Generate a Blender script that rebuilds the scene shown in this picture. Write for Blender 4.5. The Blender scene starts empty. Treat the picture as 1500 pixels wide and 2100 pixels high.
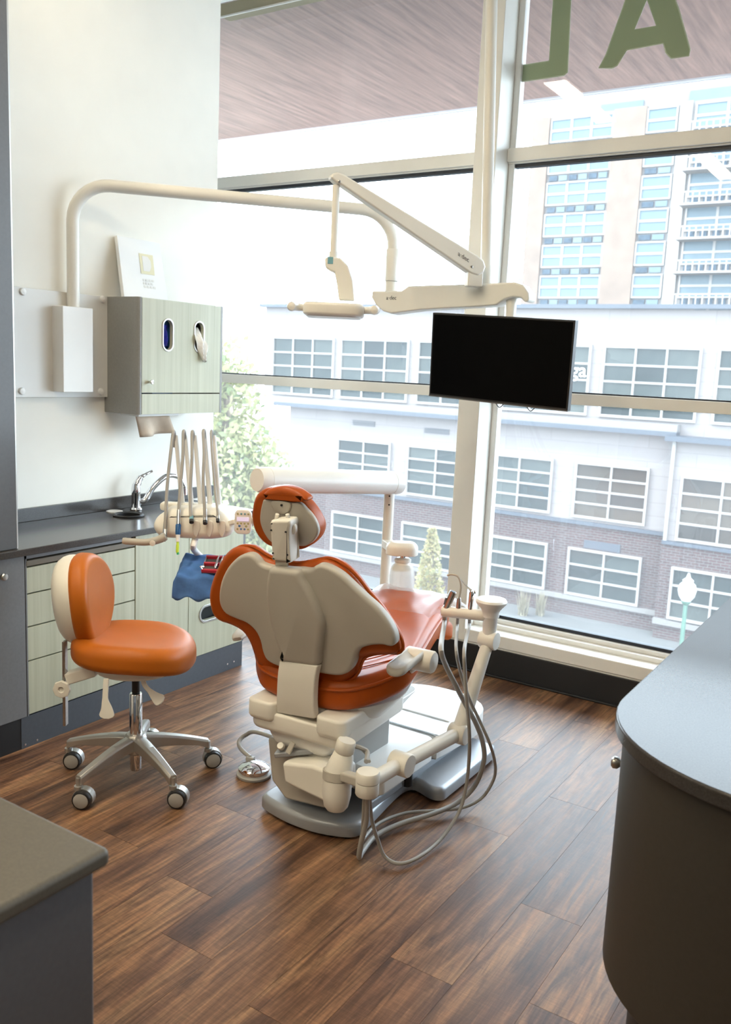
import bpy, bmesh, math, random
from mathutils import Vector as V, Matrix
random.seed(7)
scn = bpy.context.scene
COL = scn.collection
# ------------------------------------------------------------------ camera
F = 1822.07                       # focal length in pixels of the 1500 x 2100 frame
H = 1.67                          # eye height
AX = V((0.83672, 0.54577, 0.04502))     # image right in the room
AY = V((0.12583, -0.11160, -0.98576))   # image down in the room
AZ = V((-0.53298, 0.83047, -0.16205))   # viewing direction
EYE = V((0, 0, H))
cam_d = bpy.data.cameras.new('camera')
cam = bpy.data.objects.new('camera', cam_d)
COL.objects.link(cam)
cam_d.sensor_fit = 'VERTICAL'; cam_d.sensor_height = 36; cam_d.lens = F / 2100 * 36
cam_d.clip_start = 0.05; cam_d.clip_end = 500
R = Matrix((AX, -AY, -AZ)).transposed()
cam.matrix_world = Matrix.Translation(EYE) @ R.to_4x4()
cam_d.dof.use_dof = True; cam_d.dof.focus_distance = 3.3; cam_d.dof.aperture_fstop = 5.0
scn.camera = cam
# ------------------------------------------------------------------ light
scn.view_settings.view_transform = 'Standard'; scn.view_settings.look = 'None'
scn.view_settings.gamma = 1; scn.view_settings.use_curve_mapping = False
scn.view_settings.exposure = 0.86
SKY = 7.6
w = bpy.data.worlds.new('sky'); scn.world = w; w.use_nodes = True
wb = w.node_tree.nodes['Background']
wb.inputs[0].default_value = (0.76, 0.87, 1.0, 1); wb.inputs[1].default_value = SKY
sd = bpy.data.lights.new('sun', 'SUN'); sd.energy = 2.5; sd.angle = 0.02; sd.color = (1, 0.95, 0.85)
so = bpy.data.objects.new('sun', sd); COL.objects.link(so)
so.rotation_euler = V((0.55, 0.42, -0.72)).to_track_quat('-Z', 'Y').to_euler()
def portal(name, cx, cz, sx, sz):
    d = bpy.data.lights.new(name, 'AREA'); d.shape = 'RECTANGLE'; d.size = sx; d.size_y = sz
    d.cycles.is_portal = True
    o = bpy.data.objects.new(name, d); COL.objects.link(o)
    o.location = (cx, 4.66, cz); o.rotation_euler = (math.radians(-90), 0, 0)
# sampling portal only: it gives off no light of its own
portal('window_light', -1.2, 2.1, 7.6, 3.7)
# ------------------------------------------------------------------ helpers
def ray(u, v): return AX * ((u - 750) / F) + AY * ((v - 1050) / F) + AZ
def onX(u, v, x): d = ray(u, v); return EYE + d * (x / d.x)
def onY(u, v, y): d = ray(u, v); return EYE + d * (y / d.y)
def onZ(u, v, z=0.0): d = ray(u, v); return EYE + d * ((z - H) / d.z)
def at(u, v, depth): return EYE + ray(u, v) * depth
WO = {}
def tag(o, label=None, cat=None, group=None, kind=None):
    if label: o['label'] = label
    if cat: o['category'] = cat
    if group: o['group'] = group
    if kind: o['kind'] = kind
    return o
def empty(name, loc, label=None, cat=None, group=None, kind=None):
    o = bpy.data.objects.new(name, None); COL.objects.link(o)
    o.empty_display_size = 0.1
    o.location = loc; WO[o] = V(loc)
    return tag(o, label, cat, group, kind)
def crom(pts, n=8, closed=False):
    pts = [V(p) for p in pts]; out = []; m = len(pts)
    rng = range(m) if closed else range(m - 1)
    for i in rng:
        if closed: p0, p1, p2, p3 = pts[i-1], pts[i], pts[(i+1) % m], pts[(i+2) % m]
        else:
            p1, p2 = pts[i], pts[i+1]
            p0 = pts[i-1] if i else p1 * 2 - p2
            p3 = pts[i+2] if i + 2 < m else p2 * 2 - p1
        for k in range(n):
            t = k / n
            out.append(0.5 * ((2*p1) + (p2-p0)*t + (2*p0-5*p1+4*p2-p3)*t*t + (3*p1-p0-3*p2+p3)*t**3))
    if not closed: out.append(pts[-1])
    return out
def arc(c, r, a0, a1, n=8):
    return [(c[0] + r*math.cos(math.radians(a0+(a1-a0)*i/n)), c[1] + r*math.sin(math.radians(a0+(a1-a0)*i/n))) for i in range(n+1)]
def rrect(x0, x1, y0, y1, r, n=5):
    return arc((x1-r, y1-r), r, 0, 90, n) + arc((x0+r, y1-r), r, 90, 180, n) + arc((x0+r, y0+r), r, 180, 270, n) + arc((x1-r, y0+r), r, 270, 360, n)
class MB:
    def __init__(s): s.v = []; s.f = []
    def add(s, vs, fs):
        b = len(s.v); s.v += [V(p) for p in vs]; s.f += [tuple(b+i for i in f) for f in fs]; return s
    def box(s, x0, x1, y0, y1, z0, z1):
        return s.add([(x0,y0,z0),(x1,y0,z0),(x1,y1,z0),(x0,y1,z0),(x0,y0,z1),(x1,y0,z1),(x1,y1,z1),(x0,y1,z1)],
            [(0,3,2,1),(4,5,6,7),(0,1,5,4),(1,2,6,5),(2,3,7,6),(3,0,4,7)])
    def obox(s, c, ux, uy, uz, sx, sy, sz):
        c = V(c); ux = V(ux).normalized()*sx/2; uy = V(uy).normalized()*sy/2; uz = V(uz).normalized()*sz/2
        vs = [c+a*ux+b*uy+d*uz for d in (-1,1) for (a,b) in ((-1,-1),(1,-1),(1,1),(-1,1))]
        return s.add(vs, [(0,3,2,1),(4,5,6,7),(0,1,5,4),(1,2,6,5),(2,3,7,6),(3,0,4,7)])
    def bar(s, a, b, w, h, up=(0,0,1)):
        a = V(a); b = V(b); d = (b-a); side = d.cross(V(up)).normalized(); u2 = side.cross(d).normalized()
        return s.obox((a+b)/2, d, side, u2, d.length, w, h)
    def tube(s, pts, r, n=10, cap=True):
        pts = [V(p) for p in pts]; m = len(pts); rr = r if isinstance(r, (list, tuple)) else [r]*m
        if len(rr) != m: rr = [rr[int(i*(len(rr)-1)/(m-1))] for i in range(m)]
        t0 = (pts[1]-pts[0]).normalized()
        a = V((0,0,1)) if abs(t0.z) < 0.9 else V((1,0,0))
        nrm = t0.cross(a).normalized(); vs = []
        for i, p in enumerate(pts):
            t = (pts[min(i+1,m-1)]-pts[max(i-1,0)]).normalized()
            nrm = (nrm - t*nrm.dot(t)).normalized(); bn = t.cross(nrm)
            vs += [p + (nrm*math.cos(2*math.pi*k/n) + bn*math.sin(2*math.pi*k/n))*rr[i] for k in range(n)]
        fs = [(i*n+k, i*n+(k+1) % n, (i+1)*n+(k+1) % n, (i+1)*n+k) for i in range(m-1) for k in range(n)]
        if cap: fs += [tuple(range(n))[::-1], tuple((m-1)*n+k for k in range(n))]
        return s.add(vs, fs)
    def lathe(s, prof, o, ax=(0,0,1), n=24):
        o = V(o); ax = V(ax).normalized(); a = V((1,0,0)) if abs(ax.x) < 0.9 else V((0,1,0))
        e1 = ax.cross(a).normalized(); e2 = ax.cross(e1); vs = []; m = len(prof)
        for r, h in prof:
            vs += [o + ax*h + (e1*math.cos(2*math.pi*k/n)+e2*math.sin(2*math.pi*k/n))*max(r, 1e-4) for k in range(n)]
        fs = [(i*n+k, i*n+(k+1) % n, (i+1)*n+(k+1) % n, (i+1)*n+k) for i in range(m-1) for k in range(n)]
        fs += [tuple(range(n))[::-1], tuple((m-1)*n+k for k in range(n))]
        return s.add(vs, fs)
    def prism(s, pts, vec):
        pts = [V(p) for p in pts]; n = len(pts); vec = V(vec)
        return s.add(pts + [p+vec for p in pts], [tuple(range(n))[::-1], tuple(range(n, 2*n))] + [(i, (i+1) % n, n+(i+1) % n, n+i) for i in range(n)])
    def pillow(s, out, fn, T, r0, r1, seg=5, dome=0.0):
        """closed 2-D outline -> rounded slab; fn(s,t,h) maps to the room, h from 0 (back) to T (front)"""
        out = [V((p[0], p[1])) for p in out]; n = len(out)
        area = sum(out[i].x*out[(i+1) % n].y-out[(i+1) % n].x*out[i].y for i in range(n))
        sg = 1 if area > 0 else -1
        nr = []
        for i in range(n):
            t = out[(i+1) % n]-out[i-1]; t = t.normalized() if t.length > 1e-9 else V((1,0)); nr.append(V((-t.y, t.x))*sg)
        rings = [(r0*(1-math.sin(a)), r0*(1-math.cos(a))) for a in [math.pi/2*k/seg for k in range(seg+1)]]
        rings += [(r1*(1-math.cos(a)), T-r1+r1*math.sin(a)) for a in [math.pi/2*k/seg for k in range(seg+1)]]
        c = sum(out, V((0,0)))/n
        vs = []; nrg = 0
        for ins, h in rings:
            vs += [fn(*(p+q*ins), h) for p, q in zip(out, nr)]; nrg += 1
        if dome:
            for k in (0.8, 0.55, 0.3, 0.1):
                vs += [fn(*(c+(p+q*r1-c)*k), T+dome*(1-k*k)) for p, q in zip(out, nr)]; nrg += 1
        fs = [(i*n+k, i*n+(k+1) % n, (i+1)*n+(k+1) % n, (i+1)*n+k) for i in range(nrg-1) for k in range(n)]
        fs += [tuple(range(n))[::-1], tuple((nrg-1)*n+k for k in range(n))]
        return s.add(vs, fs)
    def grid(s, fn, nu, nv):
        vs = [fn(i/nu, j/nv) for j in range(nv+1) for i in range(nu+1)]
        return s.add(vs, [(j*(nu+1)+i, j*(nu+1)+i+1, (j+1)*(nu+1)+i+1, (j+1)*(nu+1)+i) for j in range(nv) for i in range(nu)])
    def build(s, name, mat, parent=None, bevel=0, seg=2, sub=0, solid=0, angle=40, label=None, cat=None, group=None, kind=None):
        me = bpy.data.meshes.new(name)
        if parent is None:
            xs = [p.x for p in s.v]; ys = [p.y for p in s.v]; zs = [p.z for p in s.v]
            org = V(((min(xs)+max(xs))/2, (min(ys)+max(ys))/2, min(zs)))
        else: org = WO[parent]
        me.from_pydata([p-org for p in s.v], [], s.f)
        bm = bmesh.new(); bm.from_mesh(me); bmesh.ops.recalc_face_normals(bm, faces=bm.faces); bm.to_mesh(me); bm.free()
        me.materials.append(mat)
        me.polygons.foreach_set('use_smooth', [True]*len(me.polygons))
        me.set_sharp_from_angle(angle=math.radians(angle))
        o = bpy.data.objects.new(name, me); COL.objects.link(o)
        if parent is None: o.location = org
        else: o.parent = parent
        WO[o] = org
        if solid:
            m = o.modifiers.new('solid', 'SOLIDIFY'); m.thickness = solid; m.offset = 0
        if bevel:
            m = o.modifiers.new('bevel', 'BEVEL'); m.width = bevel; m.segments = seg; m.limit_method = 'ANGLE'; m.angle_limit = math.radians(40)
            m.use_clamp_overlap = True; m.harden_normals = True
        if sub:
            m = o.modifiers.new('sub', 'SUBSURF'); m.levels = sub; m.render_levels = sub
        return tag(o, label, cat, group, kind)
def dup(mesh_obj, parent, loc_world, name=None, rot=None):
    c = mesh_obj.copy(); COL.objects.link(c)
    if name: c.name = name
    c.parent = parent
    c.location = V(loc_world) - (WO[parent] if parent else V((0,0,0)))
    WO[c] = V(loc_world)
    return c
def text_mesh(name, body, mat, parent, origin, right, up, size, extrude=0.001, align='CENTER', bold=0.0):
    cu = bpy.data.curves.new(name, 'FONT'); cu.body = body; cu.size = size; cu.extrude = extrude; cu.align_x = align; cu.offset = bold
    t = bpy.data.objects.new(name, cu); COL.objects.link(t)
    dg = bpy.context.evaluated_depsgraph_get(); me = bpy.data.meshes.new_from_object(t.evaluated_get(dg))
    bpy.data.objects.remove(t); right = V(right).normalized(); up = V(up).normalized(); nz = right.cross(up)
    m = MB(); m.add([V(origin)+right*p.co.x+up*p.co.y+nz*p.co.z for p in me.vertices], [tuple(f.vertices) for f in me.polygons])
    bpy.data.meshes.remove(me)
    return m.build(name, mat, parent)
# ------------------------------------------------------------------ materials
def nt(name):
    m = bpy.data.materials.new(name); m.use_nodes = True; t = m.node_tree
    return m, t, t.nodes['Principled BSDF']
def nd(t, typ, **kw):
    n = t.nodes.new(typ)
    for k, v in kw.items():
        if k[0] == 'i' and k[1:].isdigit(): n.inputs[int(k[1:])].default_value = v
        else: setattr(n, k, v)
    return n
def lk(t, a, ao, b, bi): t.links.new(a.outputs[ao], b.inputs[bi])
def ramp(t, stops):
    r = t.nodes.new('ShaderNodeValToRGB'); e = r.color_ramp.elements
    while len(e) < len(stops): e.new(0.5)
    for el, (p, c) in zip(e, stops): el.position = p; el.color = (*c, 1)
    return r
def sc(c, k): return tuple(min(1, x*k) for x in c)
def plain(name, col, rough=0.5, metal=0, var=0.06, scale=6, bump=0.0, bscale=120, spec=0.5, coat=0, stretch=None):
    m, t, p = nt(name)
    tc = nd(t, 'ShaderNodeTexCoord'); mp = nd(t, 'ShaderNodeMapping'); lk(t, tc, 'Object', mp, 0)
    if stretch: mp.inputs['Scale'].default_value = stretch
    n = nd(t, 'ShaderNodeTexNoise'); n.inputs['Scale'].default_value = scale; n.inputs['Detail'].default_value = 4; lk(t, mp, 0, n, 'Vector')
    r = ramp(t, [(0.3, sc(col, 1-var)), (0.7, sc(col, 1+var))]); lk(t, n, 'Fac', r, 0); lk(t, r, 0, p, 'Base Color')
    p.inputs['Roughness'].default_value = rough; p.inputs['Metallic'].default_value = metal
    p.inputs['Specular IOR Level'].default_value = spec; p.inputs['Coat Weight'].default_value = coat
    if bump:
        n2 = nd(t, 'ShaderNodeTexNoise'); n2.inputs['Scale'].default_value = bscale; lk(t, tc, 'Object', n2, 'Vector')
        b = nd(t, 'ShaderNodeBump'); b.inputs['Strength'].default_value = bump; b.inputs['Distance'].default_value = 0.002
        lk(t, n2, 'Fac', b, 'Height'); lk(t, b, 0, p, 'Normal')
    return m
def streak(name, c0, c1, rough, sx, sy, sz, scale=1.0):
    m, t, p = nt(name)
    tc = nd(t, 'ShaderNodeTexCoord'); mp = nd(t, 'ShaderNodeMapping'); mp.inputs['Scale'].default_value = (sx, sy, sz); lk(t, tc, 'Object', mp, 0)
    n = nd(t, 'ShaderNodeTexNoise'); n.inputs['Scale'].default_value = scale; n.inputs['Detail'].default_value = 6; n.inputs['Roughness'].default_value = 0.65; lk(t, mp, 0, n, 'Vector')
    r = ramp(t, [(0.3, c0), (0.7, c1)]); lk(t, n, 'Fac', r, 0); lk(t, r, 0, p, 'Base Color'); p.inputs['Roughness'].default_value = rough
    return m
def floor_mat():
    m, t, p = nt('oak_plank')
    tc = nd(t, 'ShaderNodeTexCoord'); oi = nd(t, 'ShaderNodeObjectInfo')
    off = nd(t, 'ShaderNodeVectorMath', operation='SCALE'); off.inputs['Scale'].default_value = 37.0
    cb = nd(t, 'ShaderNodeCombineXYZ'); lk(t, oi, 'Random', cb, 0); lk(t, oi, 'Random', cb, 1); lk(t, oi, 'Random', cb, 2); lk(t, cb, 0, off, 0)
    ad = nd(t, 'ShaderNodeVectorMath', operation='ADD'); lk(t, tc, 'Object', ad, 0); lk(t, off, 0, ad, 1)
    def noise(s, sx, sy, det, rg=0.6, dist=0):
        mp = nd(t, 'ShaderNodeMapping'); mp.inputs['Scale'].default_value = (sx, sy, 1); lk(t, ad, 0, mp, 0)
        n = nd(t, 'ShaderNodeTexNoise'); n.inputs['Scale'].default_value = s; n.inputs['Detail'].default_value = det
        n.inputs['Roughness'].default_value = rg; n.inputs['Distortion'].default_value = dist; lk(t, mp, 0, n, 'Vector'); return n
    big = noise(2.4, 2.7, 0.30, 4, 0.6, 0.8)          # broad dark and light streaks along the board
    mid = noise(7, 4.5, 0.42, 6, 0.66, 1.3)              # cathedral grain
    fine = noise(40, 6, 0.16, 4, 0.75)                   # fibres
    saw = noise(26, 0.7, 6.0, 3, 0.7, 0.4)             # faint cross-sawn marks
    r1 = ramp(t, [(0.28, (0.060, 0.031, 0.020)), (0.43, (0.140, 0.070, 0.040)), (0.54, (0.225, 0.118, 0.063)), (0.70, (0.35, 0.205, 0.108))]); lk(t, big, 'Fac', r1, 0)
    r2 = ramp(t, [(0.34, (0.42, 0.40, 0.41)), (0.5, (0.92, 0.92, 0.92)), (0.62, (1.25, 1.22, 1.18))]); lk(t, mid, 'Fac', r2, 0)
    r3 = ramp(t, [(0.3, (0.72, 0.72, 0.73)), (0.65, (1.12, 1.11, 1.1))]); lk(t, fine, 'Fac', r3, 0)
    r4 = ramp(t, [(0.4, (0.86, 0.86, 0.86)), (0.7, (1.14, 1.13, 1.12))]); lk(t, saw, 'Fac', r4, 0)
    wv = noise(1.5, 3.2, 0.26, 3, 0.5, 0.9)
    ml = nd(t, 'ShaderNodeMath', operation='MULTIPLY'); ml.inputs[1].default_value = 85.0; lk(t, wv, 'Fac', ml, 0)
    sn = nd(t, 'ShaderNodeMath', operation='SINE'); lk(t, ml, 0, sn, 0)
    r5 = ramp(t, [(0.0, (0.84, 0.83, 0.83)), (0.55, (1.0, 1.0, 1.0)), (1.0, (1.2, 1.19, 1.17))])
    m5 = nd(t, 'ShaderNodeMapRange'); m5.inputs['From Min'].default_value = -1.0; lk(t, sn, 0, m5, 0); lk(t, m5, 0, r5, 0)
    cur = r1
    for x in (r2, r3, r4, r5):
        mx = nd(t, 'ShaderNodeMix', data_type='RGBA', blend_type='MULTIPLY'); mx.inputs['Factor'].default_value = 1
        mx.clamp_result = False
        t.links.new(cur.outputs[0] if cur.type != 'MIX' else cur.outputs['Result'], mx.inputs['A']); t.links.new(x.outputs[0], mx.inputs['B']); cur = mx
    hs = nd(t, 'ShaderNodeHueSaturation'); t.links.new(cur.outputs['Result'], hs.inputs['Color'])
    mr = nd(t, 'ShaderNodeMapRange'); mr.inputs['To Min'].default_value = 0.92; mr.inputs['To Max'].default_value = 1.08
    lk(t, oi, 'Random', mr, 0); lk(t, mr, 0, hs, 'Value'); lk(t, hs, 0, p, 'Base Color')
    rr = nd(t, 'ShaderNodeMapRange'); rr.inputs['To Min'].default_value = 0.34; rr.inputs['To Max'].default_value = 0.5; lk(t, mid, 'Fac', rr, 0); lk(t, rr, 0, p, 'Roughness'); p.inputs['Specular IOR Level'].default_value = 0.36
    b = nd(t, 'ShaderNodeBump'); b.inputs['Strength'].default_value = 0.25; b.inputs['Distance'].default_value = 0.002; lk(t, fine, 'Fac', b, 'Height'); lk(t, b, 0, p, 'Normal')
    return m
def glass_mat(name, tint, haze, refl=1.0, rough=0.01):
    m = bpy.data.materials.new(name); m.use_nodes = True; t = m.node_tree; t.nodes.clear()
    o = nd(t, 'ShaderNodeOutputMaterial'); tr = nd(t, 'ShaderNodeBsdfTransparent'); tr.inputs[0].default_value = (*tint, 1)
    gl = nd(t, 'ShaderNodeBsdfGlossy'); gl.inputs['Roughness'].default_value = rough; fr = nd(t, 'ShaderNodeFresnel'); fr.inputs[0].default_value = 1.45
    mu = nd(t, 'ShaderNodeMath', operation='MULTIPLY'); lk(t, fr, 0, mu, 0)
    ge = nd(t, 'ShaderNodeNewGeometry'); fm = nd(t, 'ShaderNodeMapRange'); fm.inputs['To Min'].default_value = refl; fm.inputs['To Max'].default_value = 0.0   # only the outer face of a pane mirrors
    lk(t, ge, 'Backfacing', fm, 0); lk(t, fm, 0, mu, 1)
    mx = nd(t, 'ShaderNodeMixShader'); lk(t, mu, 0, mx, 0); lk(t, tr, 0, mx, 1); lk(t, gl, 0, mx, 2)
    df = nd(t, 'ShaderNodeBsdfTranslucent'); df.inputs[0].default_value = (1, 1, 1, 1)
    n = nd(t, 'ShaderNodeTexNoise'); n.inputs['Scale'].default_value = 1.6; n.inputs['Detail'].default_value = 5
    tc = nd(t, 'ShaderNodeTexCoord'); lk(t, tc, 'Object', n, 'Vector')
    mr = nd(t, 'ShaderNodeMapRange'); mr.inputs['To Min'].default_value = haze*0.7; mr.inputs['To Max'].default_value = haze*1.3; lk(t, n, 'Fac', mr, 0)
    m2 = nd(t, 'ShaderNodeMixShader'); lk(t, mr, 0, m2, 0); lk(t, mx, 0, m2, 1); lk(t, df, 0, m2, 2); lk(t, m2, 0, o, 0)
    return m
def emit(name, col, k):
    m, t, p = nt(name); p.inputs['Base Color'].default_value = (0.8, 0.8, 0.8, 1)
    n = nd(t, 'ShaderNodeTexNoise'); n.inputs['Scale'].default_value = 3
    r = ramp(t, [(0, sc(col, 0.97)), (1, col)]); lk(t, n, 'Fac', r, 0); lk(t, r, 0, p, 'Emission Color'); p.inputs['Emission Strength'].default_value = k
    return m
def brick_mat():
    m, t, p = nt('red_brick')
    tc = nd(t, 'ShaderNodeTexCoord'); mp = nd(t, 'ShaderNodeMapping'); mp.inputs['Rotation'].default_value = (math.radians(90), 0, 0); lk(t, tc, 'Object', mp, 0)
    b = nd(t, 'ShaderNodeTexBrick'); lk(t, mp, 0, b, 'Vector'); b.inputs['Scale'].default_value = 1
    b.inputs['Color1'].default_value = (0.026, 0.0088, 0.0078, 1); b.inputs['Color2'].default_value = (0.041, 0.0155, 0.0138, 1); b.inputs['Mortar'].default_value = (0.060, 0.055, 0.054, 1)
    b.inputs['Mortar Size'].default_value = 0.012; b.inputs['Brick Width'].default_value = 0.24; b.inputs['Row Height'].default_value = 0.085
    lk(t, b, 0, p, 'Base Color'); p.inputs['Roughness'].default_value = 0.9
    return m
def siding_mat(name, col, row):
    m, t, p = nt(name)
    tc = nd(t, 'ShaderNodeTexCoord'); mp = nd(t, 'ShaderNodeMapping'); mp.inputs['Rotation'].default_value = (math.radians(90), 0, 0); lk(t, tc, 'Object', mp, 0)
    b = nd(t, 'ShaderNodeTexBrick'); lk(t, mp, 0, b, 'Vector'); b.inputs['Scale'].default_value = 1; b.offset = 0.5
    b.inputs['Color1'].default_value = (*sc(col, 0.97), 1); b.inputs['Color2'].default_value = (*sc(col, 1.03), 1); b.inputs['Mortar'].default_value = (*sc(col, 0.8), 1)
    b.inputs['Mortar Size'].default_value = 0.012; b.inputs['Brick Width'].default_value = 3.2; b.inputs['Row Height'].default_value = row
    lk(t, b, 0, p, 'Base Color'); p.inputs['Roughness'].default_value = 0.8
    return m
def leaf_mat(name, c0, c1):
    m, t, p = nt(name); oi = nd(t, 'ShaderNodeTexCoord'); n = nd(t, 'ShaderNodeTexNoise'); n.inputs['Scale'].default_value = 2.5; lk(t, oi, 'Object', n, 'Vector')
    r = ramp(t, [(0.35, c0), (0.65, c1)]); lk(t, n, 'Fac', r, 0); lk(t, r, 0, p, 'Base Color'); p.inputs['Roughness'].default_value = 0.6
    p.inputs['Subsurface Weight'].default_value = 0.0
    tl = nd(t, 'ShaderNodeBsdfTranslucent'); lk(t, r, 0, tl, 0); mx = nd(t, 'ShaderNodeMixShader'); mx.inputs[0].default_value = 0.4
    out = t.nodes['Material Output']; lk(t, p, 0, mx, 1); lk(t, tl, 0, mx, 2); lk(t, mx, 0, out, 0)
    return m
def pane_mat(name, stops):
    m, t, p = nt(name); oi = nd(t, 'ShaderNodeObjectInfo'); tc = nd(t, 'ShaderNodeTexCoord')
    n = nd(t, 'ShaderNodeTexNoise'); n.inputs['Scale'].default_value = 1.3; n.inputs['Detail'].default_value = 2; lk(t, tc, 'Object', n, 'Vector')
    a = nd(t, 'ShaderNodeMath', operation='MULTIPLY_ADD'); a.inputs[1].default_value = 0.6; lk(t, oi, 'Random', a, 0)
    b = nd(t, 'ShaderNodeMath', operation='MULTIPLY'); b.inputs[1].default_value = 0.45; lk(t, n, 'Fac', b, 0); lk(t, b, 0, a, 2)
    r = ramp(t, stops); lk(t, a, 0, r, 0); lk(t, r, 0, p, 'Base Color'); p.inputs['Roughness'].default_value = 0.12; p.inputs['Specular IOR Level'].default_value = 0.12
    return m
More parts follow.
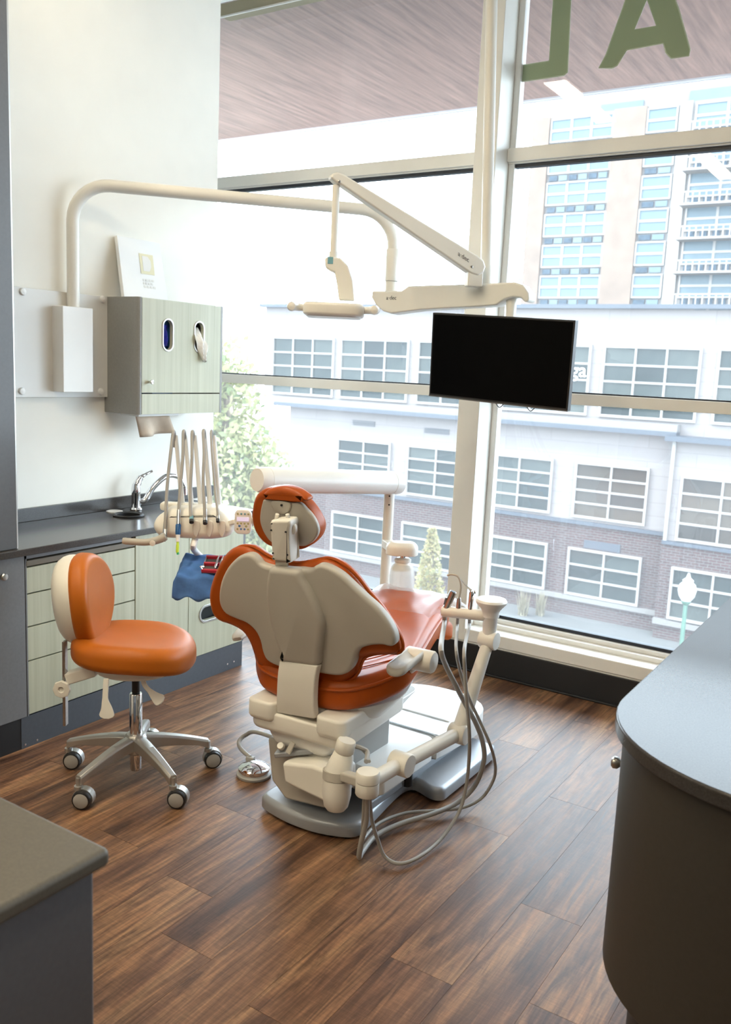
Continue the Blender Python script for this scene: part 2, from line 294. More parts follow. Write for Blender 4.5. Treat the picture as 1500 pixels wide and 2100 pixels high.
M = dict(
    wall=plain('cream_wall_paint', (0.8720, 0.8448, 0.7700), 0.75, var=0.015, bump=0.08, bscale=300),
    taupe=plain('taupe_wall_paint', (0.30, 0.28, 0.25), 0.8, var=0.03),
    ceil=plain('white_ceiling', (0.82, 0.81, 0.78), 0.85, var=0.02),
    frame=plain('cream_window_frame', (0.8512, 0.8305, 0.7714), 0.45, var=0.02),
    sill=plain('white_sill', (0.8480, 0.8374, 0.7950), 0.4, var=0.02),
    seal=plain('dark_seal', (0.02, 0.025, 0.035), 0.5),
    black=plain('black_rubber_base', (0.012, 0.012, 0.013), 0.55),
    oak=floor_mat(), gap=plain('plank_gap', (0.06, 0.034, 0.024), 0.8),
    glass=glass_mat('window_glass', (0.93, 0.96, 0.955), 0.034, 1.0),
    laminate=streak('pale_olive_laminate', (0.4136, 0.4095, 0.2904), (0.5280, 0.5265, 0.4004), 0.42, 40, 40, 0.9),
    grey=plain('grey_laminate', (0.175, 0.176, 0.184), 0.40, var=0.05, scale=90),
    stone2=plain('brown_matt_worktop', (0.0891, 0.0759, 0.0561), 0.5, var=0.12, scale=200),
    taupegrey=plain('dark_taupe_laminate', (0.040, 0.036, 0.031), 0.5, var=0.05, scale=90),
    satin=plain('satin_grey_side', (0.27, 0.265, 0.25), 0.4, var=0.04, scale=90),
    islandstone=plain('dark_polished_worktop', (0.050, 0.046, 0.045), 0.22, var=0.2, scale=220, spec=0.14),
    grey2=plain('charcoal_grey_laminate', (0.100, 0.101, 0.107), 0.40, var=0.05, scale=90),
    kick=plain('charcoal_toe_kick', (0.075, 0.085, 0.10), 0.45, var=0.06, scale=60),
    stone=plain('dark_brown_worktop', (0.055, 0.049, 0.046), 0.2, var=0.25, scale=220, spec=0.4),
    chairwhite=plain('warm_white_plastic', (0.78, 0.755, 0.69), 0.38, var=0.02),
    white=plain('white_plastic', (0.80, 0.79, 0.76), 0.35, var=0.02),
    shell=plain('beige_shell_plastic', (0.4687, 0.4429, 0.3913), 0.48, var=0.03),
    orange=plain('orange_vinyl', (0.3853, 0.0714, 0.0059), 0.38, var=0.12, scale=5, spec=0.3, bump=0.12, bscale=260),
    orange2=plain('bright_orange_vinyl', (0.4657, 0.1220, 0.0095), 0.42, var=0.08, scale=5, spec=0.27, bump=0.1, bscale=260),
    plate=plain('silver_grey_paint', (0.36, 0.38, 0.41), 0.38, metal=0.3, var=0.04),
    silver=plain('satin_aluminium', (0.50, 0.49, 0.47), 0.36, metal=0.75, var=0.04),
    chrome=plain('chrome', (0.80, 0.80, 0.82), 0.07, metal=1.0, var=0.02),
    steel=plain('brushed_steel', (0.55, 0.54, 0.52), 0.28, metal=1.0, var=0.06, stretch=(1, 1, 20)),
    hose=plain('grey_hose', (0.36, 0.35, 0.33), 0.45, var=0.03),
    darkplastic=plain('black_plastic', (0.015, 0.015, 0.016), 0.4),
    screen=plain('black_screen', (0.002, 0.002, 0.0025), 0.3, var=0.1, spec=0.05),
    blue=plain('blue_cloth', (0.055, 0.16, 0.42), 0.8, var=0.25, scale=14, bump=0.5, bscale=60),
    bluegrip=plain('blue_grip', (0.02, 0.11, 0.30), 0.4),
    navy=plain('blue_nitrile', (0.02, 0.03, 0.35), 0.5, var=0.5, scale=30),
    red=plain('red_rail', (0.45, 0.02, 0.04), 0.4),
    tissue=plain('white_tissue', (0.84, 0.83, 0.80), 0.9, var=0.06, scale=20),
    towel=plain('brown_paper_towel', (0.60, 0.49, 0.38), 0.9, var=0.06, scale=25),
    acrylic=plain('frosted_grey_plate', (0.70, 0.685, 0.65), 0.4, var=0.02),
    canvas=plain('white_canvas', (0.84, 0.84, 0.83), 0.8, var=0.01),
    yellow=plain('pale_yellow_print', (0.72, 0.68, 0.48), 0.8, var=0.03),
    faint=plain('pale_grey_print', (0.74, 0.73, 0.70), 0.8, var=0.02),
    tray=plain('brown_pull_out', (0.15, 0.125, 0.09), 0.5, var=0.08),
    dark=plain('dark_inside', (0.012, 0.012, 0.011), 0.7),
    logo=plain('logo_grey', (0.10, 0.10, 0.10), 0.5),
    lcd=emit('violet_display', (0.55, 0.45, 0.95), 0.25),
    btn=plain('teal_button', (0.16, 0.36, 0.42), 0.5), btn2=plain('olive_button', (0.42, 0.40, 0.18), 0.5), btn3=plain('blue_button', (0.07, 0.18, 0.42), 0.5),
    lime=plain('lime_tip', (0.55, 0.75, 0.05), 0.4), tipgreen=plain('green_tip', (0.02, 0.35, 0.12), 0.4),
    decal=leaf_mat('green_vinyl_letter', (0.44, 0.54, 0.36), (0.46, 0.56, 0.375)), decaledge=plain('pale_letter_edge', (0.55, 0.62, 0.52), 0.6),
    blind=plain('beige_roller_blind', (0.42, 0.38, 0.27), 0.8, var=0.04),
    soffit=streak('wood_soffit', (0.0924, 0.0488, 0.0370), (0.2442, 0.1403, 0.1064), 0.5, 9.0, 0.5, 1, 2.5),
    fascia=plain('grey_fascia', (0.30, 0.28, 0.28), 0.5),
    brick=brick_mat(), siding=siding_mat('grey_siding', (0.1431, 0.1246, 0.1196), 0.42), towerbrick=plain('tan_brick', (0.1251, 0.0899, 0.0700), 0.9, var=0.12, scale=1.2),
    concrete=plain('pale_concrete', (0.1202, 0.1098, 0.1049), 0.85, var=0.04, scale=0.6), trimw=plain('white_window_trim', (0.2039, 0.1891, 0.1766), 0.6, var=0.02),
    pane=pane_mat('dark_window_pane', [(0.1, (0.010, 0.014, 0.015)), (0.45, (0.020, 0.027, 0.027)), (0.9, (0.050, 0.056, 0.052))]),
    pane2=pane_mat('shop_window_pane', [(0.1, (0.012, 0.012, 0.012)), (0.5, (0.030, 0.024, 0.019)), (0.9, (0.060, 0.046, 0.034))]),
    towerpane=plain('pale_blue_pane', (0.0856, 0.1153, 0.1325), 0.15, var=0.1, scale=0.4, spec=0.1), towerdark=plain('blue_vent', (0.0310, 0.0465, 0.0620), 0.3, var=0.3, spec=0.1),
    ledge=plain('blue_grey_flashing', (0.0260, 0.0328, 0.0446), 0.5), pave=plain('pale_pavement', (0.0632, 0.0625, 0.0614), 0.9, var=0.06, scale=0.8), road=plain('asphalt', (0.0620, 0.0620, 0.0651), 0.9, var=0.08, scale=1.0),
    leafy=leaf_mat('yellow_leaf', (0.20, 0.20, 0.075), (0.32, 0.31, 0.16)), leafg=leaf_mat('green_leaf', (0.10, 0.14, 0.05), (0.20, 0.22, 0.10)), leafgold=leaf_mat('gold_leaf', (0.20, 0.155, 0.05), (0.30, 0.26, 0.13)),
    bark=plain('bark', (0.16, 0.12, 0.09), 0.9, var=0.2), straw=leaf_mat('straw_grass', (0.20, 0.17, 0.11), (0.27, 0.24, 0.17)),
    lampglass=plain('white_globe', (0.3825, 0.3825, 0.3690), 0.3, var=0.02), lampgreen=plain('green_lamp_post', (0.0400, 0.0960, 0.0680), 0.4),
    bottle=None, film=None, panel=emit('warm_ceiling_panel', (1.0, 0.86, 0.62), 33.0), whitetext=plain('white_lettering', (0.85, 0.85, 0.85), 0.5, var=0.01),
)
def bottle_mat():
    m, t, p = nt('milky_bottle'); n = nd(t, 'ShaderNodeTexNoise'); n.inputs['Scale'].default_value = 5
    r = ramp(t, [(0.3, (0.82, 0.84, 0.84)), (0.7, (0.88, 0.89, 0.88))]); lk(t, n, 'Fac', r, 0); lk(t, r, 0, p, 'Base Color'); p.inputs['Roughness'].default_value = 0.25
    tl = nd(t, 'ShaderNodeBsdfTranslucent'); lk(t, r, 0, tl, 0); mx = nd(t, 'ShaderNodeMixShader'); mx.inputs[0].default_value = 0.6
    lk(t, p, 0, mx, 1); lk(t, tl, 0, mx, 2); lk(t, mx, 0, t.nodes['Material Output'], 0); return m
M['bottle'] = bottle_mat(); M['film'] = glass_mat('clear_film', (0.96, 0.96, 0.96), 0.2, 1.0, 0.3)
# ================================================================== the room
XW, XF, YW, YG, ZC = -3.6, -3.10, 4.40, 4.58, 4.0
fl = MB().box(-5.4, 2.4, -2.6, YW, -0.1, -0.005).build('floor', M['gap'], kind='structure', label='dark brown wood plank floor')
PW, PL = 0.2, 1.22
k0 = -1.14
full = MB().box(0, PW-0.0012, 0, PL-0.0015, -0.005, 0)
pm = {}
def plank(x0, x1, y0, y1):
    key = (round(x1-x0, 4), round(y1-y0, 4))
    if key not in pm:
        o = MB().box(x0+0.0004, x1-0.0004, y0+0.0006, y1-0.0006, -0.0049, 0).build('plank', M['oak'], fl)
        # vertices relative to the plank's own corner so that copies share them
        for v_ in o.data.vertices: v_.co -= V((x0, y0, 0)) - WO[fl]
        o.location = V((x0, y0, 0)) - WO[fl]; pm[key] = o
    else:
        o = pm[key].copy(); COL.objects.link(o); o.parent = fl; o.location = V((x0, y0, 0)) - WO[fl]
fixed = {0: 3.236, -1: 2.846, 1: 2.49, -2: 3.62, 2: 3.3}
for c in range(-22, 18):
    x0 = k0 + c*PW; x1 = x0 + PW
    if x1 < -5.4 or x0 > 2.4: continue
    x0 = max(x0, -5.4); x1 = min(x1, 2.4)
    ph = fixed.get(c, random.uniform(0, PL))
    y = ph - PL*math.ceil((ph+2.6)/PL)
    while y < YW:
        a, b = max(y, -2.6), min(y+PL, YW)
        if b-a > 0.02: plank(x0, x1, a, b)
        y += PL
MB().box(XW-0.12, XW, -2.6, 3.91, 0, ZC).build('wall_left', M['wall'], kind='structure')
MB().box(-5.5, -5.4, -2.6, 4.7, 0, ZC).build('wall_far', M['wall'], kind='structure')
MB().box(2.4, 2.5, -2.6, 4.7, 0, ZC).build('wall_right', M['taupe'], kind='structure')
MB().box(-5.4, 2.4, -2.7, -2.6, 0, ZC).build('wall_back', M['taupe'], kind='structure')
MB().box(-5.5, 2.5, -2.7, 4.7, ZC, ZC+0.12).build('ceiling', M['ceil'], kind='structure')
MB().box(-5.4, 2.4, YW, 4.7, -0.1, 0.165).build('wall_window', M['frame'], kind='structure')
bb = MB().box(-5.4, 2.4, YW-0.012, YW, 0, 0.157).box(-5.4, 2.4, YW-0.03, YW-0.012, 0, 0.012).build('baseboard_window', M['black'], bevel=0.004, kind='structure')
tr = empty('trim_1', (-1.5, YW, 0.165), kind='structure')
MB().box(-5.4, 2.4, YW-0.006, 4.70, 0.165, 0.236).build('sill_board', M['sill'], tr, bevel=0.006)
MB().box(-5.4, 2.4, 4.50, 4.66, 0.236, 0.262).build('sill_step', M['sill'], tr, bevel=0.003)
co = empty('trim_2', (-2.18, YW, 0.165), kind='structure')
MB().box(-2.246, -2.118, YW-0.007, 4.62, 0.165, ZC).build('column_casing', M['frame'], co, bevel=0.004)
def window(n, x0, x1, jl, jr):
    e = empty('window_%d' % n, ((x0+x1)/2, YG, 0.262), kind='structure')
    MB().box(x0, x1, 4.53, 4.61, 2.77, 2.838).box(x0, x1, 4.545, 4.60, 2.762, 2.77).build('transom', M['frame'], e, bevel=0.003)
    MB().box(x0, x1, 4.562, 4.60, 2.744, 2.762).build('transom_seal', M['seal'], e)
    MB().box(x0, x1, 4.54, 4.61, 1.518, 1.576).build('middle_rail', M['frame'], e, bevel=0.003)
    MB().box(x0, x1, 4.565, 4.60, 1.576, 1.584).build('rail_seal', M['seal'], e)
    MB().box(x0, x1, 4.535, 4.61, 0.262, 0.285).build('bottom_rail', M['sill'], e, bevel=0.004)
    MB().box(x0, x1, 4.560, 4.60, 0.285, 0.303).build('bottom_seal', M['seal'], e)
    MB().box(x0, x1, 4.54, 4.61, 3.93, ZC).build('head_rail', M['frame'], e, bevel=0.003)
    if jl: MB().box(x0, x0+0.035, 4.555, 4.61, 0.285, 3.93).build('jamb', M['sill'], e, bevel=0.003)
    if jr: MB().box(x1-0.035, x1, 4.555, 4.61, 0.285, 3.93).build('jamb', M['sill'], e, bevel=0.003)
    for a, b in ((0.303, 1.518), (1.584, 2.744), (2.838, 3.93)):
        MB().box(x0, x1, YG, YG+0.006, a, b).build('pane', M['glass'], e)
    return e
window(1, -5.4, -2.246, False, True)
win2 = window(2, -2.118, 2.4, True, False)
# mirrored lettering stuck to the upper pane (read from the street)
def letter(name, pts, holes, label):
    o = empty(name, V((sum(p[0] for p in pts)/len(pts), YG-0.001, min(p[1] for p in pts))), label, 'window lettering', 'green letters on the upper pane')
    def mk(grow, y0, nm, mat):
        bm = bmesh.new(); loops = [pts] + holes; eds = []
        for li, lp in enumerate(loops):
            lp = [V((p[0], p[1])) for p in lp]; n = len(lp)
            ar = sum(lp[i].x*lp[(i+1) % n].y-lp[(i+1) % n].x*lp[i].y for i in range(n)); sg = 1 if ar > 0 else -1
            if li: sg = -sg
            q = []
            for i in range(n):
                t1 = (lp[i]-lp[i-1]).normalized(); t2 = (lp[(i+1) % n]-lp[i]).normalized(); tt = (t1+t2).normalized()
                q.append(lp[i] + V((tt.y, -tt.x))*sg*grow)
            vs = [bm.verts.new((p.x, y0, p.y)) for p in q]
            eds += [bm.edges.new((vs[i], vs[(i+1) % n])) for i in range(n)]
        bmesh.ops.triangle_fill(bm, use_beauty=True, edges=eds)
        r = bmesh.ops.extrude_face_region(bm, geom=bm.faces[:])
        bmesh.ops.translate(bm, verts=[g for g in r['geom'] if isinstance(g, bmesh.types.BMVert)], vec=(0, -0.0015, 0))
        bm.verts.index_update()
        m = MB(); m.add([v.co.copy() for v in bm.verts], [tuple(v.index for v in f.verts) for f in bm.faces]); bm.free()
        m.build(nm, mat, o)
    mk(0.006, YG-0.0012, 'pale_outline', M['decaledge']); mk(0.0, YG-0.003, 'letter_face', M['decal'])
def P2(pts): return [(onY(u, v, YG).x, onY(u, v, YG).z) for u, v in pts]
letter('vinyl_letter', P2([(1066,166),(1067,142),(1074,135),(1128,126),(1140,-60),(1174,-60),(1164,148),(1157,154),(1076,166)]), [], 'green L-shaped vinyl letter, mirrored, on the pane beside the column')
letter('vinyl_letter', P2([(1230,139),(1245,112),(1306,-60),(1362,-60),(1392,20),(1415,102),(1413,114),(1378,119),(1368,108),(1362,88),(1286,102),(1266,134),(1256,139)]), [P2([(1301,62),(1348,54),(1328,-2)])], 'green letter A on the upper pane, right of the L')
# roller blind cassette
bl = empty('roller_blind', (-3.9, 4.50, 3.86), 'beige roller blind cassette at the top of the left window', 'blind')
pz = onY(470, 34, 4.46).z
MB().box(-4.09, -2.27, 4.44, 4.53, pz, pz+0.075).build('cassette', M['blind'], bl, bevel=0.006)
MB().box(-4.09, -2.27, 4.435, 4.45, pz-0.006, pz+0.003).build('hem_bar', M['sill'], bl, bevel=0.002)
MB().box(-4.14, -4.09, 4.45, 4.52, pz+0.03, pz+0.075).build('bracket', M['white'], bl, bevel=0.003)
# ceiling lights: long warm panels
def ceiling_light(x, y, w_, l_, lab):
    e = empty('ceiling_light', (x, y, ZC-0.07), lab, 'ceiling light', 'ceiling lights')
    MB().box(x-w_/2, x+w_/2, y-l_/2, y+l_/2, ZC-0.06, ZC).build('housing', M['white'], e, bevel=0.004)
    MB().box(x-w_/2+0.02, x+w_/2-0.02, y-l_/2+0.02, y+l_/2-0.02, ZC-0.066, ZC-0.058).build('diffuser', M['panel'], e)
ceiling_light(-2.9, 1.55, 0.22, 1.3, 'long warm ceiling light near the cream wall')
ceiling_light(-1.4, 1.2, 0.22, 1.3, 'long warm ceiling light over the walkway')
ceiling_light(-0.2, -1.2, 0.22, 1.3, 'unseen warm fill light added behind the viewer')  # out of view, added as fill for surfaces facing the camera
ceiling_light(-2.4, -1.2, 0.22, 1.3, 'unseen warm fill light added behind the viewer by the cream wall')  # second added fill panel, also out of view
# ================================================================== outside
ZG = -6.33
MB().box(-70, 40, 5, 90, ZG-0.3, ZG).build('street', M['road'], kind='structure')
MB().box(-60, 30, 22.5, 28.3, ZG, ZG+0.12).build('pavement', M['pave'], kind='structure')
sf = empty('soffit', (-3, 6, 4.02), kind='structure')
MB().box(-16, 9, 4.72, 7.60, 4.02, 4.1).build('soffit_boards', M['soffit'], sf)
MB().box(-16, 9, 7.60, 7.66, 4.0, 4.5).build('fascia', M['fascia'], sf, bevel=0.01)
panes = {}
def far_window(parent, x0, x1, z0, z1, Y, cols, rows, mat, trim=0.075, mun=0.062, frame_mat=None, name='window'):
    f = MB()
    f.box(x0-trim, x1+trim, Y-0.10, Y+0.02, z1, z1+trim).box(x0-trim, x1+trim, Y-0.10, Y+0.02, z0-trim, z0)
    f.box(x0-trim, x0, Y-0.10, Y+0.02, z0, z1).box(x1, x1+trim, Y-0.10, Y+0.02, z0, z1)
    cw, rh = (x1-x0)/cols, (z1-z0)/rows
    for i in range(1, cols): f.box(x0+i*cw-mun/2, x0+i*cw+mun/2, Y-0.08, Y+0.02, z0, z1)
    for j in range(1, rows): f.box(x0, x1, Y-0.075, Y+0.02, z0+j*rh-mun/2, z0+j*rh+mun/2)
    fr = f.build(name, frame_mat or M['trimw'], parent)
    for i in range(cols):
        for j in range(rows):
            key = (round(cw, 3), round(rh, 3), mat.name); pt = V((x0+i*cw, Y-0.02, z0+j*rh))
            if key not in panes:
                o = MB().box(pt.x, pt.x+cw, pt.y, pt.y+0.03, pt.z, pt.z+rh).build('pane', mat, fr)
                for v_ in o.data.vertices: v_.co -= pt - WO[fr]
                o.location = pt - WO[fr]; panes[key] = o
            else:
                o = panes[key].copy(); COL.objects.link(o); o.parent = fr; o.location = pt - WO[fr]
    return fr
YB = 27.96
nb = empty('office_building', (-14, YB, ZG), 'grey-sided building with brick ground floor across the street', 'building')
MB().box(-23.05, -6.7, YB, 45, 0.1, 3.77).build('upper_wall', M['siding'], nb)
MB().box(-21.7, -6.7, YB, 45, -3.08, 0.1).build('middle_wall', M['siding'], nb)
MB().box(-6.7, 14, YB-0.6, 45, -3.2, 0.0).build('middle_wall', M['siding'], nb)
MB().box(-6.7, 14, YB, 45, 0.0, 3.75).build('upper_wall', M['siding'], nb)
MB().box(-21.7, -6.7, YB-0.02, 45, ZG, -3.08).build('brick_wall', M['brick'], nb)
MB().box(-6.75, 14, YB-0.65, 45, ZG, -3.2).build('brick_wall', M['brick'], nb)
MB().box(-6.72, -6.62, YB-0.7, YB-0.58, -3.2, 0.0).build('corner_trim', M['trimw'], nb)
MB().box(-23.2, 14, YB-0.25, YB, 3.77, 3.9).build('roof_coping', M['ledge'], nb)
MB().box(-22.2, -6.7, YB-0.45, YB, -0.02, 0.12).box(-6.9, 14, YB-0.95, YB, -0.12, 0.02).build('ledge', M['ledge'], nb)
MB().box(-22.2, -6.7, YB-0.40, YB, 0.12, 0.34).build('parapet', M['concrete'], nb)
MB().box(-21.7, -6.7, YB-0.12, YB, -3.12, -3.0).box(-6.75, 14, YB-0.72, YB, -3.25, -3.14).build('brick_flashing', M['ledge'], nb)
MB().box(-21.7, -6.7, YB-0.12, YB, -5.68, -5.52).box(-6.78, 14, YB-0.77, YB, -5.75, -5.58).build('stone_band', M['concrete'], nb)
for x in (-22.55, -19.28, -15.93, -12.58, -9.2, -5.75, -2.4):
    far_window(nb, x, x+2.85, 0.50, 2.58, YB, 3, 4 if x > -9.5 else 4, M['pane'])
for x in (-19.25, -16.15, -12.95, -9.8): far_window(nb, x, x+2.25, -2.82, -1.15, YB, 2, 4, M['pane2'] if x > -11 else M['pane'])
for x in (-6.3, -3.1): far_window(nb, x, x+2.25, -3.02, -1.2, YB-0.6, 2, 4, M['pane2'])
for x in (-19.35, -16.2, -12.95, -9.8): far_window(nb, x, x+2.28, -5.42, -3.98, YB-0.03, 2, 3, M['pane'])
for x in (-6.3, -3.1): far_window(nb, x, x+2.3, -5.45, -3.98, YB-0.66, 2, 3, M['pane'])
for u, v in ((747, 867), (897, 883)):
    g = MB(); q = onY(u, v, YB)
    for k in range(4): g.box(q.x-0.5, q.x+0.5, YB-0.05, YB, q.z-0.1+k*0.05, q.z-0.08+k*0.05)
    g.build('vent_grille', M['ledge'], nb)
q = onY(1188, 762, YB-0.12)
text_mesh('window_lettering', 'yoga', M['whitetext'], nb, (q.x+0.25, YB-0.11, q.z-0.16), (1, 0, 0), (0, 0, 1), 0.62, 0.01, 'RIGHT', 0.0)
q = onY(1236, 1118, YB)
MB().box(q.x-0.6, q.x+0.6, YB-0.06, YB, q.z-0.16, q.z+0.10).build('wall_plaque', M['ledge'], nb)
# ---- apartment tower
YT = 60.0
tb = empty('apartment_tower', (-18, YT, ZG), 'tall tan brick apartment tower with pale blue windows', 'building')
MB().box(-26.1, -4, YT, 80, ZG, 18.86).build('tower_body', M['concrete'], tb)
MB().box(-23.2, -4, YT+2.5, 80, 18.86, 20.6).build('penthouse', M['concrete'], tb)
for a, b in ((-26.15, -24.95), (-20.52, -18.42)): MB().box(a, b, YT-0.25, YT+0.5, ZG, 18.86).build('brick_pier', M['towerbrick'], tb)
MB().box(-16.35, -15.6, YT-0.15, YT+0.5, ZG, 18.86).build('pale_pier', M['trimw'], tb)
def tower_bay(x0, x1, z, cols, w_last=None):
    far_window(tb, x0, x1, z+0.62, z+1.95, YT-0.05, cols, 2, M['towerpane'], 0.1, 0.16)
    v_ = MB(); n = cols*2; cw = (x1-x0)/n
    for i in range(n):
        if i % 2 == 0: v_.box(x0+i*cw+0.06, x0+(i+1)*cw-0.06, YT-0.12, YT, z+0.08, z+0.42)
    v_.build('vent_panel', M['towerdark'], tb)
    v2 = MB()
    for i in range(n):
        if i % 2: v2.box(x0+i*cw+0.06, x0+(i+1)*cw-0.06, YT-0.12, YT, z+0.08, z+0.42)
    v2.build('light_panel', M['towerpane'], tb)
for k in range(-1, 6):
    z = 6.35 + 2.06*k
    tower_bay(-24.8, -20.65, z, 3); tower_bay(-18.3, -16.55, z, 1)
    far_window(tb, -15.3, -11.6, z+0.62, z+1.95, YT-0.05, 2, 2, M['towerpane'], 0.1, 0.16)
    far_window(tb, -11.0, -7.3, z+0.62, z+1.95, YT-0.05, 2, 2, M['towerpane'], 0.1, 0.16)
    MB().box(-15.6, -7, YT-1.3, YT, z-0.12, z).build('balcony_slab', M['trimw'], tb)
    rl = MB().box(-15.6, -7, YT-1.3, YT-1.24, z+0.62, z+0.70)
    for i in range(22): rl.box(-15.6+i*0.4, -15.53+i*0.4, YT-1.3, YT-1.24, z, z+0.62)
    rl.build('balcony_railing', M['trimw'], tb)
    bk = MB()
    for i in range(10): bk.box(-15.2+i*0.78, -14.75+i*0.78, YT-0.12, YT, z+0.1, z+0.5)
    bk.build('vent_panel', M['towerdark'], tb)
    MB().box(-27.3, -26.1, YT+0.4, YT+2.6, z-0.1, z).build('side_balcony', M['trimw'], tb)
MB().box(-22.4, -19.5, YT+2.4, YT+2.5, 19.2, 20.0).box(-16.5, -13.5, YT+2.4, YT+2.5, 19.4, 20.2).build('penthouse_window', M['towerpane'], tb)
# ---- trees, grass, street lamp
def foliage(n, fn, size, mat, name, parent):
    m = MB()
    for _ in range(n):
        p = fn(); a = V((random.gauss(0,1), random.gauss(0,1), random.gauss(0,1))).normalized(); b = a.cross(V((random.gauss(0,1), random.gauss(0,1), random.gauss(0,1)))).normalized()
        s = size*random.uniform(0.6, 1.3); m.add([p-a*s, p+b*s*0.55, p+a*s, p-b*s*0.55], [(0,1,2,3)])
    return m.build(name, mat, parent, angle=180, kind='stuff')
tc_ = at(470, 900, 17.2)
t1 = empty('street_tree', (tc_.x, tc_.y, ZG), 'big pale yellow tree beside the cream wall edge', 'tree', 'trees outside the window')
MB().tube(crom([(tc_.x, tc_.y, ZG), (tc_.x+0.1, tc_.y, -3.5), (tc_.x-0.1, tc_.y, -1), (tc_.x, tc_.y, 1.2)], 5), [0.16, 0.13, 0.1, 0.04], 8).build('trunk', M['bark'], t1)
blobs = [(V((tc_.x-1.0, tc_.y, 0.6)), 1.45), (V((tc_.x-0.3, tc_.y-0.2, -0.9)), 1.55), (V((tc_.x+0.55, tc_.y, -0.35)), 0.85), (V((tc_.x-0.9, tc_.y+0.4, -2.4)), 1.5), (V((tc_.x+0.3, tc_.y+0.3, -2.1)), 0.8), (V((tc_.x-2.4, tc_.y, -0.4)), 1.7), (V((tc_.x-0.2, tc_.y, 1.5)), 0.7)]
for c_, r_ in blobs:
    MB().tube(crom([(tc_.x, tc_.y, c_.z-1.2), (c_+V((tc_.x, tc_.y, c_.z-1.2)))/2, c_], 4), [0.07, 0.05, 0.015], 6).build('branch', M['bark'], t1)
def in_blob():
    c_, r_ = random.choices(blobs, [b[1]**3 for b in blobs])[0]
    while True:
        q_ = V((random.uniform(-1,1), random.uniform(-1,1), random.uniform(-1,1)))
        if 0.35 < q_.length < 1: return c_ + q_*r_*random.uniform(0.85, 1.08)
foliage(19000, in_blob, 0.085, M['leafy'], 'foliage', t1); foliage(5000, in_blob, 0.08, M['leafg'], 'foliage', t1)
tc2 = at(884, 1150, 21.0)
t2 = empty('street_tree', (tc2.x, tc2.y, ZG), 'slender golden young tree low behind the water bottle', 'tree', 'trees outside the window')
MB().tube(crom([(tc2.x, tc2.y, ZG), (tc2.x+0.05, tc2.y, -4.5), (tc2.x, tc2.y, -2.0)], 5), [0.06, 0.05, 0.015], 6).build('trunk', M['bark'], t2)
def in_cone():
    h = random.random()**1.2; z = -5.3 + h*3.3; r = 0.62*(1-h)**0.8*min(1, (h+0.12)/0.3)+0.05; a = random.uniform(0, 6.28); rr = r*math.sqrt(random.random())
    return V((tc2.x+math.cos(a)*rr, tc2.y+math.sin(a)*rr, z))
foliage(2600, in_cone, 0.055, M['leafgold'], 'foliage', t2); foliage(900, in_cone, 0.05, M['leafy'], 'foliage', t2)
for u, lab in ((1072, 'straw-coloured grass clump on the pavement, nearer the column'), (1108, 'straw-coloured grass clump on the pavement, right of its twin')):
    q = onZ(u, 1262, ZG+0.12); g = MB()
    for _ in range(110):
        a = random.uniform(0, 6.28); l_ = random.uniform(0.45, 0.95); s_ = random.uniform(0.05, 0.32); b0 = V((q.x+random.gauss(0, 0.06), q.y+random.gauss(0, 0.06), ZG+0.12))
        tip = b0+V((math.cos(a)*s_, math.sin(a)*s_, l_)); sd_ = V((math.sin(a), -math.cos(a), 0))*0.022
        g.add([b0-sd_, b0+sd_, tip], [(0,1,2)])
    g.build('ornamental_grass', M['straw'], angle=180, label=lab, cat='grass clump', group='grass clumps outside')
q = onY(1410, 1212, 20.0)
lp = empty('street_lamp', (q.x, q.y, ZG), 'white globe street lamp on a green post outside', 'street lamp')
MB().lathe([(0.14, 0), (0.16, 0.1), (0.07, 0.3), (0.05, 0.6), (0.045, q.z-0.32-ZG), (0.09, q.z-0.28-ZG), (0.1, q.z-0.22-ZG)], (q.x, q.y, ZG), n=14).build('post', M['lampgreen'], lp)
MB().lathe([(0.09, -0.24), (0.17, -0.12), (0.2, 0.02), (0.17, 0.14), (0.11, 0.2), (0.12, 0.24), (0.05, 0.3), (0.02, 0.4)], q, n=18).build('globe', M['lampglass'], lp)
# ================================================================== cabinet run along the cream wall
def holed(outer, holes, fn, T):
    bm = bmesh.new(); eds = []
    for lp in [outer] + holes:
        vs = [bm.verts.new((p[0], p[1], 0)) for p in lp]; n = len(vs)
        eds += [bm.edges.new((vs[i], vs[(i+1) % n])) for i in range(n)]
    bmesh.ops.triangle_fill(bm, use_beauty=True, edges=eds)
    r = bmesh.ops.extrude_face_region(bm, geom=bm.faces[:])
    bmesh.ops.translate(bm, verts=[g for g in r['geom'] if isinstance(g, bmesh.types.BMVert)], vec=(0, 0, T))
    bm.verts.index_update(); m = MB()
    m.add([fn(v.co.x, v.co.y, v.co.z) for v in bm.verts], [tuple(v.index for v in f.verts) for f in bm.faces]); bm.free()
    return m
def face(x):     # (y, z, h) on a cabinet front looking +X, h grows into the room
    return lambda s, t, h: V((x+h, s, t))
ZT = 0.87
ydr0 = onX(53, 1250, XF).y; yd1 = onX(277.3, 1190, XF).y; yd2 = onX(387.3, 1200, XF).y; yd3 = onX(497, 1230, XF).y
zl = [0.143, onX(56.8, 1356.7, XF).z, onX(55, 1287, XF).z, onX(53.2, 1219.2, XF).z, onX(52, 1164, XF).z]
def knob(parent, p, ax=(1,0,0), s=1.0, mat=None):
    MB().lathe([(0.006*s, 0), (0.006*s, 0.012*s), (0.012*s, 0.018*s), (0.013*s, 0.026*s), (0.010*s, 0.030*s), (0.0, 0.031*s)], p, ax, 14).build('knob', mat or M['steel'], parent)
c1 = empty('drawer_cabinet', ((XW+XF)/2, (ydr0+yd1)/2, 0.0), 'four-drawer base cabinet with a pull-out board, behind the stool', 'cabinet', 'base cabinets')
